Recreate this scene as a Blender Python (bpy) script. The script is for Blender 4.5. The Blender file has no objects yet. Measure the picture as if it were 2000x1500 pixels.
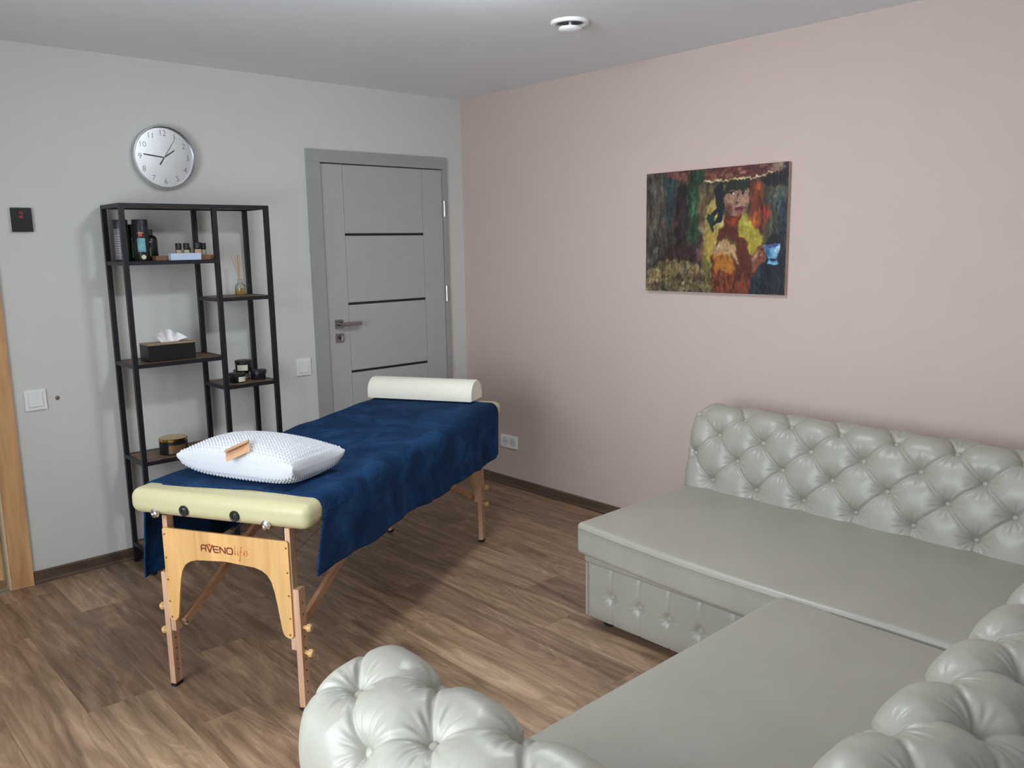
import bpy, bmesh, math, random
import numpy as np
from mathutils import Matrix, Vector
random.seed(7); rng = np.random.default_rng(7)
S = bpy.context.scene
COL = S.collection
PI = math.pi

# ------------------------------------------------------------------ camera
cam_d = bpy.data.cameras.new('camera'); cam = bpy.data.objects.new('camera', cam_d); COL.objects.link(cam)
cam_d.sensor_width = 36.0; cam_d.lens = 1627.06 * 36 / 2000; cam_d.clip_start = 0.05
cr = Vector((0.7362, -0.6765, -0.0167)); cu = Vector((0.1243, 0.1110, 0.9860)); cf = Vector((0.6652, 0.7280, -0.1658))
M = Matrix((cr, cu, -cf)).transposed().to_4x4(); M.translation = Vector((-3.5004, -4.2754, 1.5418))
cam.matrix_world = M; S.camera = cam

# ------------------------------------------------------------------ light
SKY = 11.0          # daylight outside the window
LAMP = 104.0        # ceiling lamp diffuser
w = bpy.data.worlds.new('sky'); S.world = w; w.use_nodes = True
bgn = w.node_tree.nodes['Background']; bgn.inputs['Color'].default_value = (0.84, 0.93, 1.0, 1); bgn.inputs['Strength'].default_value = SKY
S.view_settings.view_transform = 'Standard'; S.view_settings.look = 'None'
S.view_settings.exposure = 0.12; S.view_settings.gamma = 1.0; S.view_settings.use_curve_mapping = False
WX, WY0, WY1, WZ0, WZ1 = -4.40, -3.75, -1.70, 0.50, 2.25       # window in the left wall
pl = bpy.data.lights.new('window_portal', 'AREA'); pl.shape = 'RECTANGLE'; pl.size = WZ1 - WZ0; pl.size_y = WY1 - WY0
pl.cycles.is_portal = True
po = bpy.data.objects.new('window_portal', pl); COL.objects.link(po)
po.location = (WX - 0.16, (WY0 + WY1) / 2, (WZ0 + WZ1) / 2); po.rotation_euler = (0, -PI / 2, 0)

# ------------------------------------------------------------------ materials
def srgb(r, g, b):
    f = lambda c: (c / 255 / 12.92) if c / 255 <= 0.04045 else ((c / 255 + 0.055) / 1.055) ** 2.4
    return (f(r), f(g), f(b), 1)
class NT:
    def __init__(s, name):
        s.m = bpy.data.materials.new(name); s.m.use_nodes = True; s.t = s.m.node_tree
        s.b = s.t.nodes['Principled BSDF']
    def n(s, kind, **kw):
        o = s.t.nodes.new(kind)
        for k, v in kw.items(): setattr(o, k, v)
        return o
    def l(s, a, b): s.t.links.new(a, b)
    def mapping(s, coord='Object', scale=(1, 1, 1), loc=(0, 0, 0), rot=(0, 0, 0)):
        tc = s.n('ShaderNodeTexCoord'); mp = s.n('ShaderNodeMapping')
        mp.inputs['Scale'].default_value = scale; mp.inputs['Location'].default_value = loc; mp.inputs['Rotation'].default_value = rot
        s.l(tc.outputs[coord], mp.inputs['Vector']); return mp.outputs['Vector']
    def noise(s, vec, scale=5, detail=4, rough=.55, dist=0):
        o = s.n('ShaderNodeTexNoise'); o.inputs['Scale'].default_value = scale; o.inputs['Detail'].default_value = detail
        o.inputs['Roughness'].default_value = rough; o.inputs['Distortion'].default_value = dist
        if vec is not None: s.l(vec, o.inputs['Vector'])
        return o.outputs['Fac']
    def ramp(s, fac, stops):
        o = s.n('ShaderNodeValToRGB'); e = o.color_ramp.elements
        while len(e) > 1: e.remove(e[-1])
        e[0].position = stops[0][0]; e[0].color = stops[0][1]
        for p, c in stops[1:]:
            k = e.new(p); k.color = c
        s.l(fac, o.inputs['Fac']); return o.outputs['Color']
    def mix(s, a, b, fac=.5, mode='MIX'):
        o = s.n('ShaderNodeMix', data_type='RGBA', blend_type=mode)
        for v, i in ((fac, 0), (a, 6), (b, 7)):
            if hasattr(v, 'is_linked'): s.l(v, o.inputs[i])
            else: o.inputs[i].default_value = v
        return o.outputs[2]
    def bump(s, h, strength=.2, dist=.01):
        o = s.n('ShaderNodeBump'); o.inputs['Strength'].default_value = strength; o.inputs['Distance'].default_value = dist
        s.l(h, o.inputs['Height']); s.l(o.outputs['Normal'], s.b.inputs['Normal'])
    def set(s, **kw):
        for k, v in kw.items():
            i = s.b.inputs[k.replace('_', ' ')]
            if hasattr(v, 'is_linked'): s.l(v, i)
            else: i.default_value = v
        return s
def plain(name, col, rough=.5, metal=0., var=.06, scale=30, bump=0., **kw):
    t = NT(name); v = t.mapping('Object'); nz = t.noise(v, scale, 3)
    lo = tuple(c * (1 - var) for c in col[:3]) + (1,); hi = tuple(min(1, c * (1 + var)) for c in col[:3]) + (1,)
    t.set(Base_Color=t.ramp(nz, [(.3, lo), (.7, hi)]), Roughness=rough, Metallic=metal)
    if bump: t.bump(nz, bump, .002)
    t.set(**kw); return t.m
def wood(name, dark, light, rough=.5, along='Z', scale=1., ring=10, bump=.05):
    t = NT(name)
    sc = {'X': (1.2, 14, 14), 'Y': (14, 1.2, 14), 'Z': (14, 14, 1.2)}[along]
    sc = tuple(c * scale for c in sc); v = t.mapping('Object', sc)
    a = t.noise(v, 1.6, 6, .6, .6)
    v2 = t.mapping('Object', tuple(c * .45 for c in sc)); b = t.noise(v2, 1.2, 2)
    mth = t.n('ShaderNodeMath', operation='MULTIPLY'); t.l(b, mth.inputs[0]); mth.inputs[1].default_value = ring
    sn = t.n('ShaderNodeMath', operation='SINE'); t.l(mth.outputs[0], sn.inputs[0])
    md = tuple((d + l) / 2 for d, l in zip(dark, light))
    c1 = t.ramp(a, [(.3, dark), (.5, md), (.72, light)])
    c2 = t.ramp(sn.outputs[0], [(0, (.82, .82, .82, 1)), (.6, (1, 1, 1, 1))])
    t.set(Base_Color=t.mix(c1, c2, .6, 'MULTIPLY'), Roughness=rough); t.bump(a, bump, .002); return t.m

MAT = {}
MAT['wall_white'] = plain('wall_white_paint', srgb(206, 205, 201), .75, var=.012, scale=6)
MAT['wall_pink'] = plain('wall_pink_paint', srgb(194, 174, 167), .75, var=.012, scale=6)
MAT['ceiling'] = plain('ceiling_paint', srgb(232, 233, 236), .8, var=.01, scale=4)
MAT['door_grey'] = plain('door_grey_laminate', srgb(172, 170, 169), .5, var=.02, scale=12)
MAT['casing_grey'] = plain('door_casing_grey', srgb(156, 156, 155), .5, var=.02, scale=12)
MAT['black_glass'] = plain('black_glass', srgb(18, 18, 26), .15, var=.02)
MAT['steel'] = plain('brushed_steel', srgb(150, 148, 145), .32, 1., var=.05)
MAT['chrome'] = plain('chrome', srgb(225, 225, 228), .08, 1., var=.01)
MAT['alu'] = plain('aluminium', srgb(205, 207, 210), .3, 1., var=.03)
MAT['black_metal'] = plain('black_powder_coated_steel', srgb(30, 31, 36), .42, .3, var=.05)
MAT['white_plastic'] = plain('white_plastic', srgb(232, 232, 230), .35, var=.01)
MAT['white_metal'] = plain('white_enamel', srgb(238, 239, 240), .35, var=.01)
MAT['rubber'] = plain('black_rubber', srgb(22, 22, 22), .7, var=.05)
MAT['black_plastic'] = plain('black_plastic', srgb(20, 20, 22), .3, var=.04)
MAT['black_lid'] = plain('black_lid_plastic', srgb(28, 28, 33), .45, var=.04)
MAT['cream_vinyl'] = plain('cream_vinyl', srgb(190, 182, 142), .42, var=.015, scale=60, bump=.02)
MAT['bolster'] = plain('ivory_bolster_vinyl', srgb(238, 234, 218), .5, var=.015, scale=50)
MAT['beech'] = wood('beech_wood', srgb(186, 140, 108), srgb(222, 182, 152), .5, 'Z', 1.4, 6)
MAT['beech_x'] = wood('beech_wood_brace', srgb(170, 122, 88), srgb(205, 160, 124), .5, 'X', 1.4, 6)
MAT['panel_ply'] = wood('oiled_ply_panel', srgb(206, 154, 92), srgb(228, 184, 124), .42, 'Z', 1.2, 5)
MAT['pine_casing'] = wood('pine_casing_wood', srgb(182, 132, 88), srgb(222, 176, 124), .55, 'Z', .9, 16)
MAT['pine_pale'] = wood('pale_pine', srgb(205, 178, 138), srgb(232, 210, 172), .6, 'Z', .9, 9)
MAT['sauna'] = wood('sauna_boards', srgb(214, 170, 118), srgb(240, 206, 158), .6, 'X', .8, 10)
MAT['shelf_wood'] = wood('rustic_shelf_board', srgb(92, 68, 50), srgb(146, 116, 90), .55, 'X', 1.2, 8)
MAT['base_wood'] = wood('baseboard_wood', srgb(74, 58, 47), srgb(118, 95, 77), .5, 'X', .9, 9)
MAT['base_wood_y'] = wood('baseboard_wood_side', srgb(74, 58, 47), srgb(118, 95, 77), .5, 'Y', .9, 9)
MAT['gold'] = plain('gold_lid', srgb(214, 180, 104), .18, 1., var=.03)
MAT['brass'] = plain('brass_screw', srgb(206, 176, 120), .25, 1., var=.03)
MAT['paper'] = plain('cream_paper_label', srgb(216, 212, 190), .6, var=.05, scale=200)
MAT['bronze'] = plain('bronze_label', srgb(122, 92, 64), .4, .4, var=.15, scale=60)
MAT['tissue'] = plain('white_tissue', srgb(240, 238, 240), .9, var=.02)
MAT['pale_box'] = plain('pale_blue_card', srgb(184, 200, 224), .5, var=.02)
MAT['tray_wood'] = wood('tray_wood', srgb(110, 74, 46), srgb(160, 116, 76), .5, 'X', 1.4, 8)
MAT['bamboo'] = wood('bamboo_lid', srgb(140, 118, 90), srgb(176, 152, 120), .5, 'X', 1.4, 6)
MAT['dark_brown'] = plain('dark_brown_void', srgb(36, 28, 24), .8)
MAT['red_plastic'] = plain('red_plastic', srgb(160, 40, 36), .5)
MAT['matchwood'] = wood('pale_block_wood', srgb(205, 160, 100), srgb(230, 190, 132), .6, 'X', 2, 6)
MAT['kraft'] = plain('kraft_card', srgb(196, 152, 116), .75, var=.08, scale=160)
MAT['ink'] = plain('dark_red_ink', srgb(112, 34, 18), .6)
MAT['ink_red'] = plain('bright_red_ink', srgb(196, 58, 34), .6)
MAT['digit_ink'] = plain('grey_numeral_ink', srgb(52, 55, 60), .5)
MAT['hand_black'] = plain('clock_hand_black', srgb(24, 26, 30), .5)
MAT['dowel'] = plain('brown_wall_plug', srgb(122, 100, 84), .7)
MAT['reed'] = plain('rattan_reed', srgb(206, 170, 116), .7)
MAT['dark_cable'] = plain('steel_cable', srgb(150, 148, 146), .35, .8)
MAT['plank_base'] = plain('floor_underlay', srgb(34, 27, 22), .8)
MAT['tub_grey'] = plain('grey_tub_label', srgb(98, 94, 104), .45, var=.1, scale=40)
MAT['tub_black'] = plain('black_tub', srgb(26, 30, 34), .35)
MAT['tub_green'] = plain('green_label', srgb(84, 148, 70), .45, var=.35, scale=45)
MAT['tub_teal'] = plain('teal_label', srgb(112, 168, 180), .45, var=.3, scale=30)
MAT['logo_red'] = plain('red_logo', srgb(204, 66, 48), .45)
MAT['green_glass'] = plain('dark_green_bottle', srgb(20, 40, 24), .12, var=.3, scale=20)
MAT['vial_glass'] = plain('amber_vial_glass', srgb(60, 34, 22), .12, var=.1)
MAT['vial_pale'] = plain('pale_vial_label', srgb(186, 194, 160), .5)
MAT['vial_tan'] = plain('tan_vial_label', srgb(196, 172, 146), .5)
MAT['pale_grey'] = plain('socket_shade', srgb(205, 206, 208), .4)
MAT['lamp_body'] = plain('lamp_housing', srgb(236, 236, 236), .4)

t = NT('lamp_diffuser'); t.set(Base_Color=(.9, .9, .9, 1), Emission_Color=(.90, .96, 1, 1), Emission_Strength=LAMP); MAT['lamp_glow'] = t.m
t = NT('sauna_lamp_glow'); t.set(Base_Color=(.9, .9, .9, 1), Emission_Color=(1, .86, .66, 1), Emission_Strength=170); MAT['sauna_glow'] = t.m
t = NT('red_display'); t.set(Base_Color=(.1, 0, 0, 1), Emission_Color=(.75, .02, .05, 1), Emission_Strength=.5); MAT['display'] = t.m
def glass(name, tint=(1, 1, 1, 1), refl=.08):
    t = NT(name); t.t.nodes.remove(t.b)
    tr = t.n('ShaderNodeBsdfTransparent'); tr.inputs[0].default_value = tint
    gl = t.n('ShaderNodeBsdfGlossy'); gl.inputs['Roughness'].default_value = .02
    mx = t.n('ShaderNodeMixShader'); fr = t.n('ShaderNodeLayerWeight'); fr.inputs[0].default_value = .25
    mm = t.n('ShaderNodeMath', operation='MULTIPLY_ADD'); t.l(fr.outputs['Fresnel'], mm.inputs[0]); mm.inputs[1].default_value = .5; mm.inputs[2].default_value = refl * .3
    t.l(mm.outputs[0], mx.inputs[0]); t.l(tr.outputs[0], mx.inputs[1]); t.l(gl.outputs[0], mx.inputs[2])
    t.l(mx.outputs[0], t.t.nodes['Material Output'].inputs['Surface']); return t.m
MAT['pane'] = glass('window_glass'); MAT['jar'] = glass('clear_bottle_glass', (.93, .95, .93, 1), .2)
MAT['oil'] = glass('amber_oil', (.86, .74, .42, 1), .1)

# leather
t = NT('sage_grey_leather'); v = t.mapping('Object'); n1 = t.noise(v, 5, 3); n2 = t.noise(v, 260, 2)
t.set(Base_Color=t.ramp(n1, [(.3, srgb(153, 150, 140)), (.7, srgb(160, 157, 147))]), Roughness=.38, Specular_IOR_Level=.5)
t.bump(n2, .05, .001); MAT['leather'] = t.m
# brushed clock face (radial brushing)
t = NT('brushed_clock_face'); tg = t.n('ShaderNodeTangent', direction_type='RADIAL', axis='Z')
t.set(Base_Color=srgb(156, 162, 168), Metallic=1., Roughness=.27, Anisotropic=.9); t.l(tg.outputs[0], t.b.inputs['Tangent']); MAT['clock_face'] = t.m
# blanket: plush with small brick-like knit
t = NT('navy_plush_blanket'); tc = t.n('ShaderNodeTexCoord'); mp = t.n('ShaderNodeMapping'); mp.inputs['Rotation'].default_value = (0, 0, .0)
t.l(tc.outputs['UV'], mp.inputs['Vector'])
br = t.n('ShaderNodeTexBrick'); br.inputs['Scale'].default_value = 1; br.inputs['Brick Width'].default_value = .0125; br.inputs['Row Height'].default_value = .0066
br.inputs['Mortar Size'].default_value = .0014; br.inputs['Mortar Smooth'].default_value = 1.; t.l(mp.outputs[0], br.inputs['Vector'])
nz = t.noise(mp.outputs[0], 7, 5, .65, .6)
cA = t.ramp(nz, [(.32, srgb(15, 40, 72)), (.52, srgb(23, 58, 98)), (.72, srgb(40, 84, 130))])
cB = t.mix(cA, srgb(8, 24, 46), t.mix((0, 0, 0, 1), (.75, .75, .75, 1), br.outputs['Fac']))
t.set(Base_Color=cB, Roughness=.85, Specular_IOR_Level=.12, Sheen_Weight=.10, Sheen_Roughness=.45, Sheen_Tint=srgb(60, 110, 180))
inv = t.n('ShaderNodeMath', operation='SUBTRACT'); inv.inputs[0].default_value = 1; t.l(br.outputs['Fac'], inv.inputs[1])
t.bump(inv.outputs[0], .9, .004); MAT['blanket'] = t.m
t = NT('white_chenille'); v = t.mapping('Object'); nz = t.noise(v, 300, 2)
t.set(Base_Color=srgb(200, 201, 206), Roughness=.9, Sheen_Weight=.1); t.bump(nz, .2, .002); MAT['chenille'] = t.m
# floor planks
t = NT('oak_laminate_plank'); tc = t.n('ShaderNodeTexCoord'); oi = t.n('ShaderNodeObjectInfo')
rnd = t.n('ShaderNodeVectorMath', operation='SCALE'); rnd.inputs[0].default_value = (31, 57, 13); t.l(oi.outputs['Random'], rnd.inputs['Scale'])
ad = t.n('ShaderNodeVectorMath', operation='ADD'); t.l(tc.outputs['Object'], ad.inputs[0]); t.l(rnd.outputs[0], ad.inputs[1])
def mp_(sc):
    m_ = t.n('ShaderNodeMapping'); m_.inputs['Scale'].default_value = sc; t.l(ad.outputs[0], m_.inputs['Vector']); return m_.outputs[0]
fine = t.noise(mp_((70, 3.5, 1)), 1, 6, .65, .3)
mid_ = t.noise(mp_((13, 1.3, 1)), 1, 4, .6, 1.2)
cath = t.noise(mp_((5.0, .9, 1)), 1, 2, .5, .8)
mt = t.n('ShaderNodeMath', operation='MULTIPLY'); t.l(cath, mt.inputs[0]); mt.inputs[1].default_value = 70
sn = t.n('ShaderNodeMath', operation='SINE'); t.l(mt.outputs[0], sn.inputs[0])
base = t.ramp(mid_, [(.20, srgb(96, 76, 62)), (.40, srgb(136, 111, 90)), (.60, srgb(166, 139, 114)), (.8, srgb(184, 158, 132))])
gr = t.ramp(fine, [(.3, (.70, .69, .68, 1)), (.55, (1, 1, 1, 1)), (.75, (1.0, 1.0, 1.0, 1))])
rg = t.ramp(sn.outputs[0], [(0, (.80, .78, .76, 1)), (.35, (1, 1, 1, 1))])
kn = t.n('ShaderNodeTexVoronoi'); kn.inputs['Scale'].default_value = 1; t.l(mp_((5.5, 1.7, 1)), kn.inputs['Vector'])
kk = t.ramp(kn.outputs['Distance'], [(.02, (.5, .46, .42, 1)), (.13, (1, 1, 1, 1))])
c = t.mix(base, gr, .8, 'MULTIPLY'); c = t.mix(c, rg, .75, 'MULTIPLY'); c = t.mix(c, kk, .7, 'MULTIPLY'); c = t.mix(c, oi.outputs['Color'], 1, 'MULTIPLY')
t.set(Base_Color=c, Roughness=t.ramp(fine, [(.3, (.5, .5, .5, 1)), (.7, (.36, .36, .36, 1))]), Specular_IOR_Level=.4)
t.bump(fine, .12, .0015); MAT['plank'] = t.m
# painting: vertex colours
t = NT('oil_paint'); at = t.n('ShaderNodeVertexColor', layer_name='paint'); v = t.mapping('Object'); nz = t.noise(v, 120, 4)
t.set(Base_Color=at.outputs['Color'], Roughness=.45); t.bump(nz, .12, .002); MAT['oil_paint'] = t.m
MAT['canvas'] = plain('canvas_edge', srgb(186, 158, 148), .8, var=.1, scale=40)

# ------------------------------------------------------------------ mesh helpers
def tag(o, label=None, cat=None, group=None, kind=None):
    for k, v in (('label', label), ('category', cat), ('group', group), ('kind', kind)):
        if v: o[k] = v
    return o
def empty(name, loc=(0, 0, 0), rz=0, **kw):
    o = bpy.data.objects.new(name, None); COL.objects.link(o); o.location = loc; o.rotation_euler = (0, 0, rz); o.empty_display_size = .05
    return tag(o, **kw)
class MB:
    def __init__(s): s.v = []; s.f = []
    def add(s, vs, fs):
        k = len(s.v); s.v += [tuple(p) for p in vs]; s.f += [tuple(i + k for i in f) for f in fs]; return s
    def box(s, x0, x1, y0, y1, z0, z1, b=0.0):
        x0, x1 = min(x0, x1), max(x0, x1); y0, y1 = min(y0, y1), max(y0, y1); z0, z1 = min(z0, z1), max(z0, z1)
        bm = bmesh.new(); bmesh.ops.create_cube(bm, size=1)
        for p in bm.verts: p.co = ((x0 + x1) / 2 + p.co.x * (x1 - x0), (y0 + y1) / 2 + p.co.y * (y1 - y0), (z0 + z1) / 2 + p.co.z * (z1 - z0))
        if b: bmesh.ops.bevel(bm, geom=bm.edges[:], offset=b, segments=2, affect='EDGES', profile=.7)
        bm.verts.index_update(); s.add([p.co[:] for p in bm.verts], [[q.index for q in f.verts] for f in bm.faces]); bm.free(); return s
    def rbar(s, a, b, w_, h, up=(0, 0, 1)):       # rectangular bar from a to b
        a, b = Vector(a), Vector(b); d = (b - a).normalized(); u_ = Vector(up); sd = d.cross(u_).normalized(); uu = sd.cross(d)
        vs = []
        for p in (a, b):
            for i, j in ((-1, -1), (1, -1), (1, 1), (-1, 1)): vs.append(p + sd * (i * w_ / 2) + uu * (j * h / 2))
        return s.add(vs, [(0, 3, 2, 1), (4, 5, 6, 7), (0, 1, 5, 4), (1, 2, 6, 5), (2, 3, 7, 6), (3, 0, 4, 7)])
    def tube(s, pts, r, n=8, close=False):
        pts = [Vector(p) for p in pts]; vs = []; fs = []; up = None; N = len(pts)
        for i, p in enumerate(pts):
            d = (pts[min(i + 1, N - 1)] - pts[max(i - 1, 0)]).normalized()
            if up is None: up = d.orthogonal().normalized()
            sd = d.cross(up).normalized(); up = sd.cross(d).normalized()
            rr = r[i] if isinstance(r, (list, tuple)) else r
            for k in range(n): vs.append(p + (sd * math.cos(2 * PI * k / n) + up * math.sin(2 * PI * k / n)) * rr)
        for i in range(N - 1):
            for k in range(n): fs.append((i * n + k, i * n + (k + 1) % n, (i + 1) * n + (k + 1) % n, (i + 1) * n + k))
        fs.append(tuple(range(n - 1, -1, -1))); fs.append(tuple((N - 1) * n + k for k in range(n)))
        return s.add(vs, fs)
    def lathe(s, prof, n=32, c=(0, 0, 0), axis='Z', a0=0, a1=2 * PI):
        vs = []; fs = []; full = abs(a1 - a0 - 2 * PI) < 1e-6; m = n if full else n + 1
        for r, h in prof:
            for k in range(m):
                a = a0 + (a1 - a0) * k / n; x, y, z = r * math.cos(a), r * math.sin(a), h
                if axis == 'Y': x, y, z = x, -z, y
                if axis == 'X': x, y, z = z, x, y
                vs.append((c[0] + x, c[1] + y, c[2] + z))
        for i in range(len(prof) - 1):
            for k in range(n): fs.append((i * m + k, i * m + (k + 1) % m, (i + 1) * m + (k + 1) % m, (i + 1) * m + k))
        if full:
            if prof[0][0] > 1e-6: fs.append(tuple(range(m - 1, -1, -1)))
            if prof[-1][0] > 1e-6: fs.append(tuple((len(prof) - 1) * m + k for k in range(m)))
        return s.add(vs, fs)
    def prism(s, poly, z0, z1, frame=lambda x, y, z: (x, y, z)):
        n = len(poly); vs = [frame(x, y, z0) for x, y in poly] + [frame(x, y, z1) for x, y in poly]
        return s.add(vs, [tuple(range(n - 1, -1, -1)), tuple(range(n, 2 * n))] + [(i, (i + 1) % n, n + (i + 1) % n, n + i) for i in range(n)])
    def rbox(s, x0, x1, y0, y1, z0, z1, r, n=8, warp=None):
        # rounded box from six face grids; warp(p)->p afterwards
        lo = np.array([x0, y0, z0]); hi = np.array([x1, y1, z1])
        def ticks(a, b):
            e = np.array([0, .25, .5, .75, 1.0]) * r
            return np.unique(np.concatenate([a + e, np.linspace(a + r, b - r, n + 1), b - e]).round(6))
        T = [ticks(lo[i], hi[i]) for i in range(3)]; bm = bmesh.new()
        for ax_ in range(3):
            o1, o2 = [(1, 2), (2, 0), (0, 1)][ax_]
            for side in (0, 1):
                g = []
                for a in T[o1]:
                    row = []
                    for b_ in T[o2]:
                        p = np.zeros(3); p[ax_] = (lo, hi)[side][ax_]; p[o1] = a; p[o2] = b_
                        q = np.clip(p, lo + r, hi - r); d = p - q; L = np.linalg.norm(d)
                        if L > 1e-9: p = q + d / L * r
                        if warp: p = warp(p)
                        row.append(bm.verts.new(p))
                    g.append(row)
                for i in range(len(g) - 1):
                    for j in range(len(g[0]) - 1):
                        q4 = (g[i][j], g[i + 1][j], g[i + 1][j + 1], g[i][j + 1])
                        bm.faces.new(q4 if side else q4[::-1])
        bmesh.ops.remove_doubles(bm, verts=bm.verts[:], dist=1e-5); bm.verts.index_update()
        s.add([p.co[:] for p in bm.verts], [[q.index for q in f.verts] for f in bm.faces]); bm.free(); return s
    def stroke(s, pts, w_, frame, h=.0004):         # flat ribbon (lettering)
        for i in range(len(pts) - 1):
            (x0, y0), (x1, y1) = pts[i], pts[i + 1]; L = math.hypot(x1 - x0, y1 - y0) or 1e-9
            nx, ny = -(y1 - y0) / L * w_ / 2, (x1 - x0) / L * w_ / 2; ex, ey = (x1 - x0) / L * w_ * .3, (y1 - y0) / L * w_ * .3
            s.prism([(x0 - ex + nx, y0 - ey + ny), (x0 - ex - nx, y0 - ey - ny), (x1 + ex - nx, y1 + ey - ny), (x1 + ex + nx, y1 + ey + ny)], 0, h, frame)
        return s
    def build(s, name, mat, parent=None, smooth=False, **kw):
        me = bpy.data.meshes.new(name); me.from_pydata(s.v, [], s.f); me.update()
        me.materials.append(MAT[mat] if isinstance(mat, str) else mat)
        bm = bmesh.new(); bm.from_mesh(me); bmesh.ops.recalc_face_normals(bm, faces=bm.faces[:]); bm.to_mesh(me); bm.free()
        if smooth:
            me.polygons.foreach_set('use_smooth', [True] * len(me.polygons))
            if smooth != 'all': me.set_sharp_from_angle(angle=math.radians(38))
        o = bpy.data.objects.new(name, me); COL.objects.link(o); o.parent = parent
        return tag(o, **kw)
def grid_obj(name, P, mat, parent=None, uv=None, flip=False):
    n, m = P.shape[:2]; me = bpy.data.meshes.new(name)
    idx = np.arange(n * m).reshape(n, m); f = np.stack([idx[:-1, :-1], idx[1:, :-1], idx[1:, 1:], idx[:-1, 1:]], -1).reshape(-1, 4)
    if flip: f = f[:, ::-1]
    me.vertices.add(n * m); me.vertices.foreach_set('co', P.reshape(-1).astype(np.float32))
    me.loops.add(f.size); me.loops.foreach_set('vertex_index', f.reshape(-1).astype(np.int32))
    me.polygons.add(len(f)); me.polygons.foreach_set('loop_start', (np.arange(len(f)) * 4).astype(np.int32))
    me.polygons.foreach_set('use_smooth', [True] * len(f))
    if uv is not None:
        l = me.uv_layers.new(name='UVMap'); l.data.foreach_set('uv', uv.reshape(-1, 2)[f.reshape(-1)].reshape(-1).astype(np.float32))
    me.update(calc_edges=True); me.validate(); me.materials.append(MAT[mat])
    o = bpy.data.objects.new(name, me); COL.objects.link(o); o.parent = parent; return o
def inst(src, name, parent, loc=(0, 0, 0), rot=None):
    o = bpy.data.objects.new(name, src.data if hasattr(src, 'data') else src); COL.objects.link(o); o.parent = parent; o.location = loc
    if rot is not None: o.rotation_mode = 'QUATERNION'; o.rotation_quaternion = rot
    return o
def copy_tree(o, parent=None):
    c = o.copy(); COL.objects.link(c); c.parent = parent
    for ch in o.children: copy_tree(ch, c)
    return c
def text_mesh(body, size, thin=0., depth=.0003):
    cu_ = bpy.data.curves.new('txt', 'FONT'); cu_.body = body; cu_.size = size; cu_.align_x = 'CENTER'; cu_.align_y = 'CENTER'; cu_.extrude = depth; cu_.offset = thin
    ob = bpy.data.objects.new('txt', cu_); COL.objects.link(ob); dg = bpy.context.evaluated_depsgraph_get()
    me = bpy.data.meshes.new_from_object(ob.evaluated_get(dg)); bpy.data.objects.remove(ob); bpy.data.curves.remove(cu_); return me

# ------------------------------------------------------------------ room
H = 2.4465; YF = -4.85; XL = WX; T_ = .12
fl = MB().box(XL, 0, YF, 0, -.06, -.008).build('floor', 'plank_base', kind='structure', label='brown oak laminate plank floor of the room', cat='floor')
PW, PL = .22, 1.21
joint = {-1.28: -1.275, -1.50: -1.635, -.84: -1.67, -1.06: -2.0, -1.72: -1.388, -2.16: -1.22, -2.38: -1.71, -2.60: -1.376}
tone = {(-1.28, 0): (.80, .76, .76), (-1.50, 0): (1.16, 1.15, 1.12), (-1.50, -1): (1.02, .98, .95), (-.84, 0): (.72, .69, .70), (-1.06, -1): (1.05, 1.03, 1.0), (-1.72, 0): (.92, .9, .88),
        (-2.16, 0): (1.05, 1.05, 1.02), (-2.16, -1): (.78, .76, .76), (-2.38, -1): (.80, .76, .76), (-2.38, 0): (1.08, 1.06, 1.03), (-2.6, 0): (1.06, 1.07, 1.04), (-2.6, -1): (.84, .82, .80)}
pk = {}
x = .04
while x > XL:
    x1 = min(x, 0.0); x0 = max(x - PW, XL); key = round(x, 2)
    j0 = joint.get(key, -random.uniform(.1, 1.2)); ys = [j0 + k * PL for k in range(-5, 4)]
    for i in range(len(ys) - 1):
        a, b = max(ys[i], YF), min(ys[i + 1], 0)
        if b - a < .02: continue
        sz = (round(x1 - x0, 4), round(b - a, 4))
        if sz not in pk:
            m_ = MB().box(-sz[0] / 2 + .0004, sz[0] / 2 - .0004, -sz[1] / 2 + .0004, sz[1] / 2 - .0004, -.008, 0)
            bm = bmesh.new(); 
            pk[sz] = m_.build('plank', 'plank', fl); p_ = pk[sz]
        else:
            p_ = inst(pk[sz], 'plank', fl)
        p_.location = ((x0 + x1) / 2, (a + b) / 2, 0)
        kidx = 0 if abs(ys[i + 1] - j0) < 1e-6 else (-1 if abs(ys[i] - j0) < 1e-6 else 9)
        # key 0: plank running from the joint towards the camera, -1: plank beyond the joint
        g_ = tone.get((key, kidx))
        if g_ is None:
            q = random.uniform(.84, 1.1); g_ = (q, q * .985, q * .97)
        p_.color = (*g_, 1)
    x -= PW
MB().box(XL - T_, T_, YF - T_, T_, H, H + .1).build('ceiling', 'ceiling', kind='structure', label='plain white painted ceiling', cat='ceiling')
MB().box(0, T_, YF, 0, 0, H).build('wall_right', 'wall_pink', kind='structure', label='dusty pink painted wall behind the painting and sofa', cat='wall')
DX0, DX1, DZ = -1.060, -.150, 2.03; SX0, SX1, SZ = -3.60, -2.755, 2.02
wb = MB()
wb.box(XL - T_, SX0, 0, T_, 0, H).box(SX0, SX1, 0, T_, SZ, H).box(SX1, DX0, 0, T_, 0, H).box(DX0, DX1, 0, T_, DZ, H).box(DX1, T_, 0, T_, 0, H)
wb.box(DX0, DX1, .044, T_, 0, DZ)  # unseen slab added behind the door leaf to block light leaking round it
wb.build('wall_back', 'wall_white', kind='structure', label='off-white painted wall carrying the clock and grey door', cat='wall')
wl = MB(); wl.box(XL - T_, XL, YF, WY0, 0, H).box(XL - T_, XL, WY1, 0, 0, H).box(XL - T_, XL, WY0, WY1, 0, WZ0).box(XL - T_, XL, WY0, WY1, WZ1, H)
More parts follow.
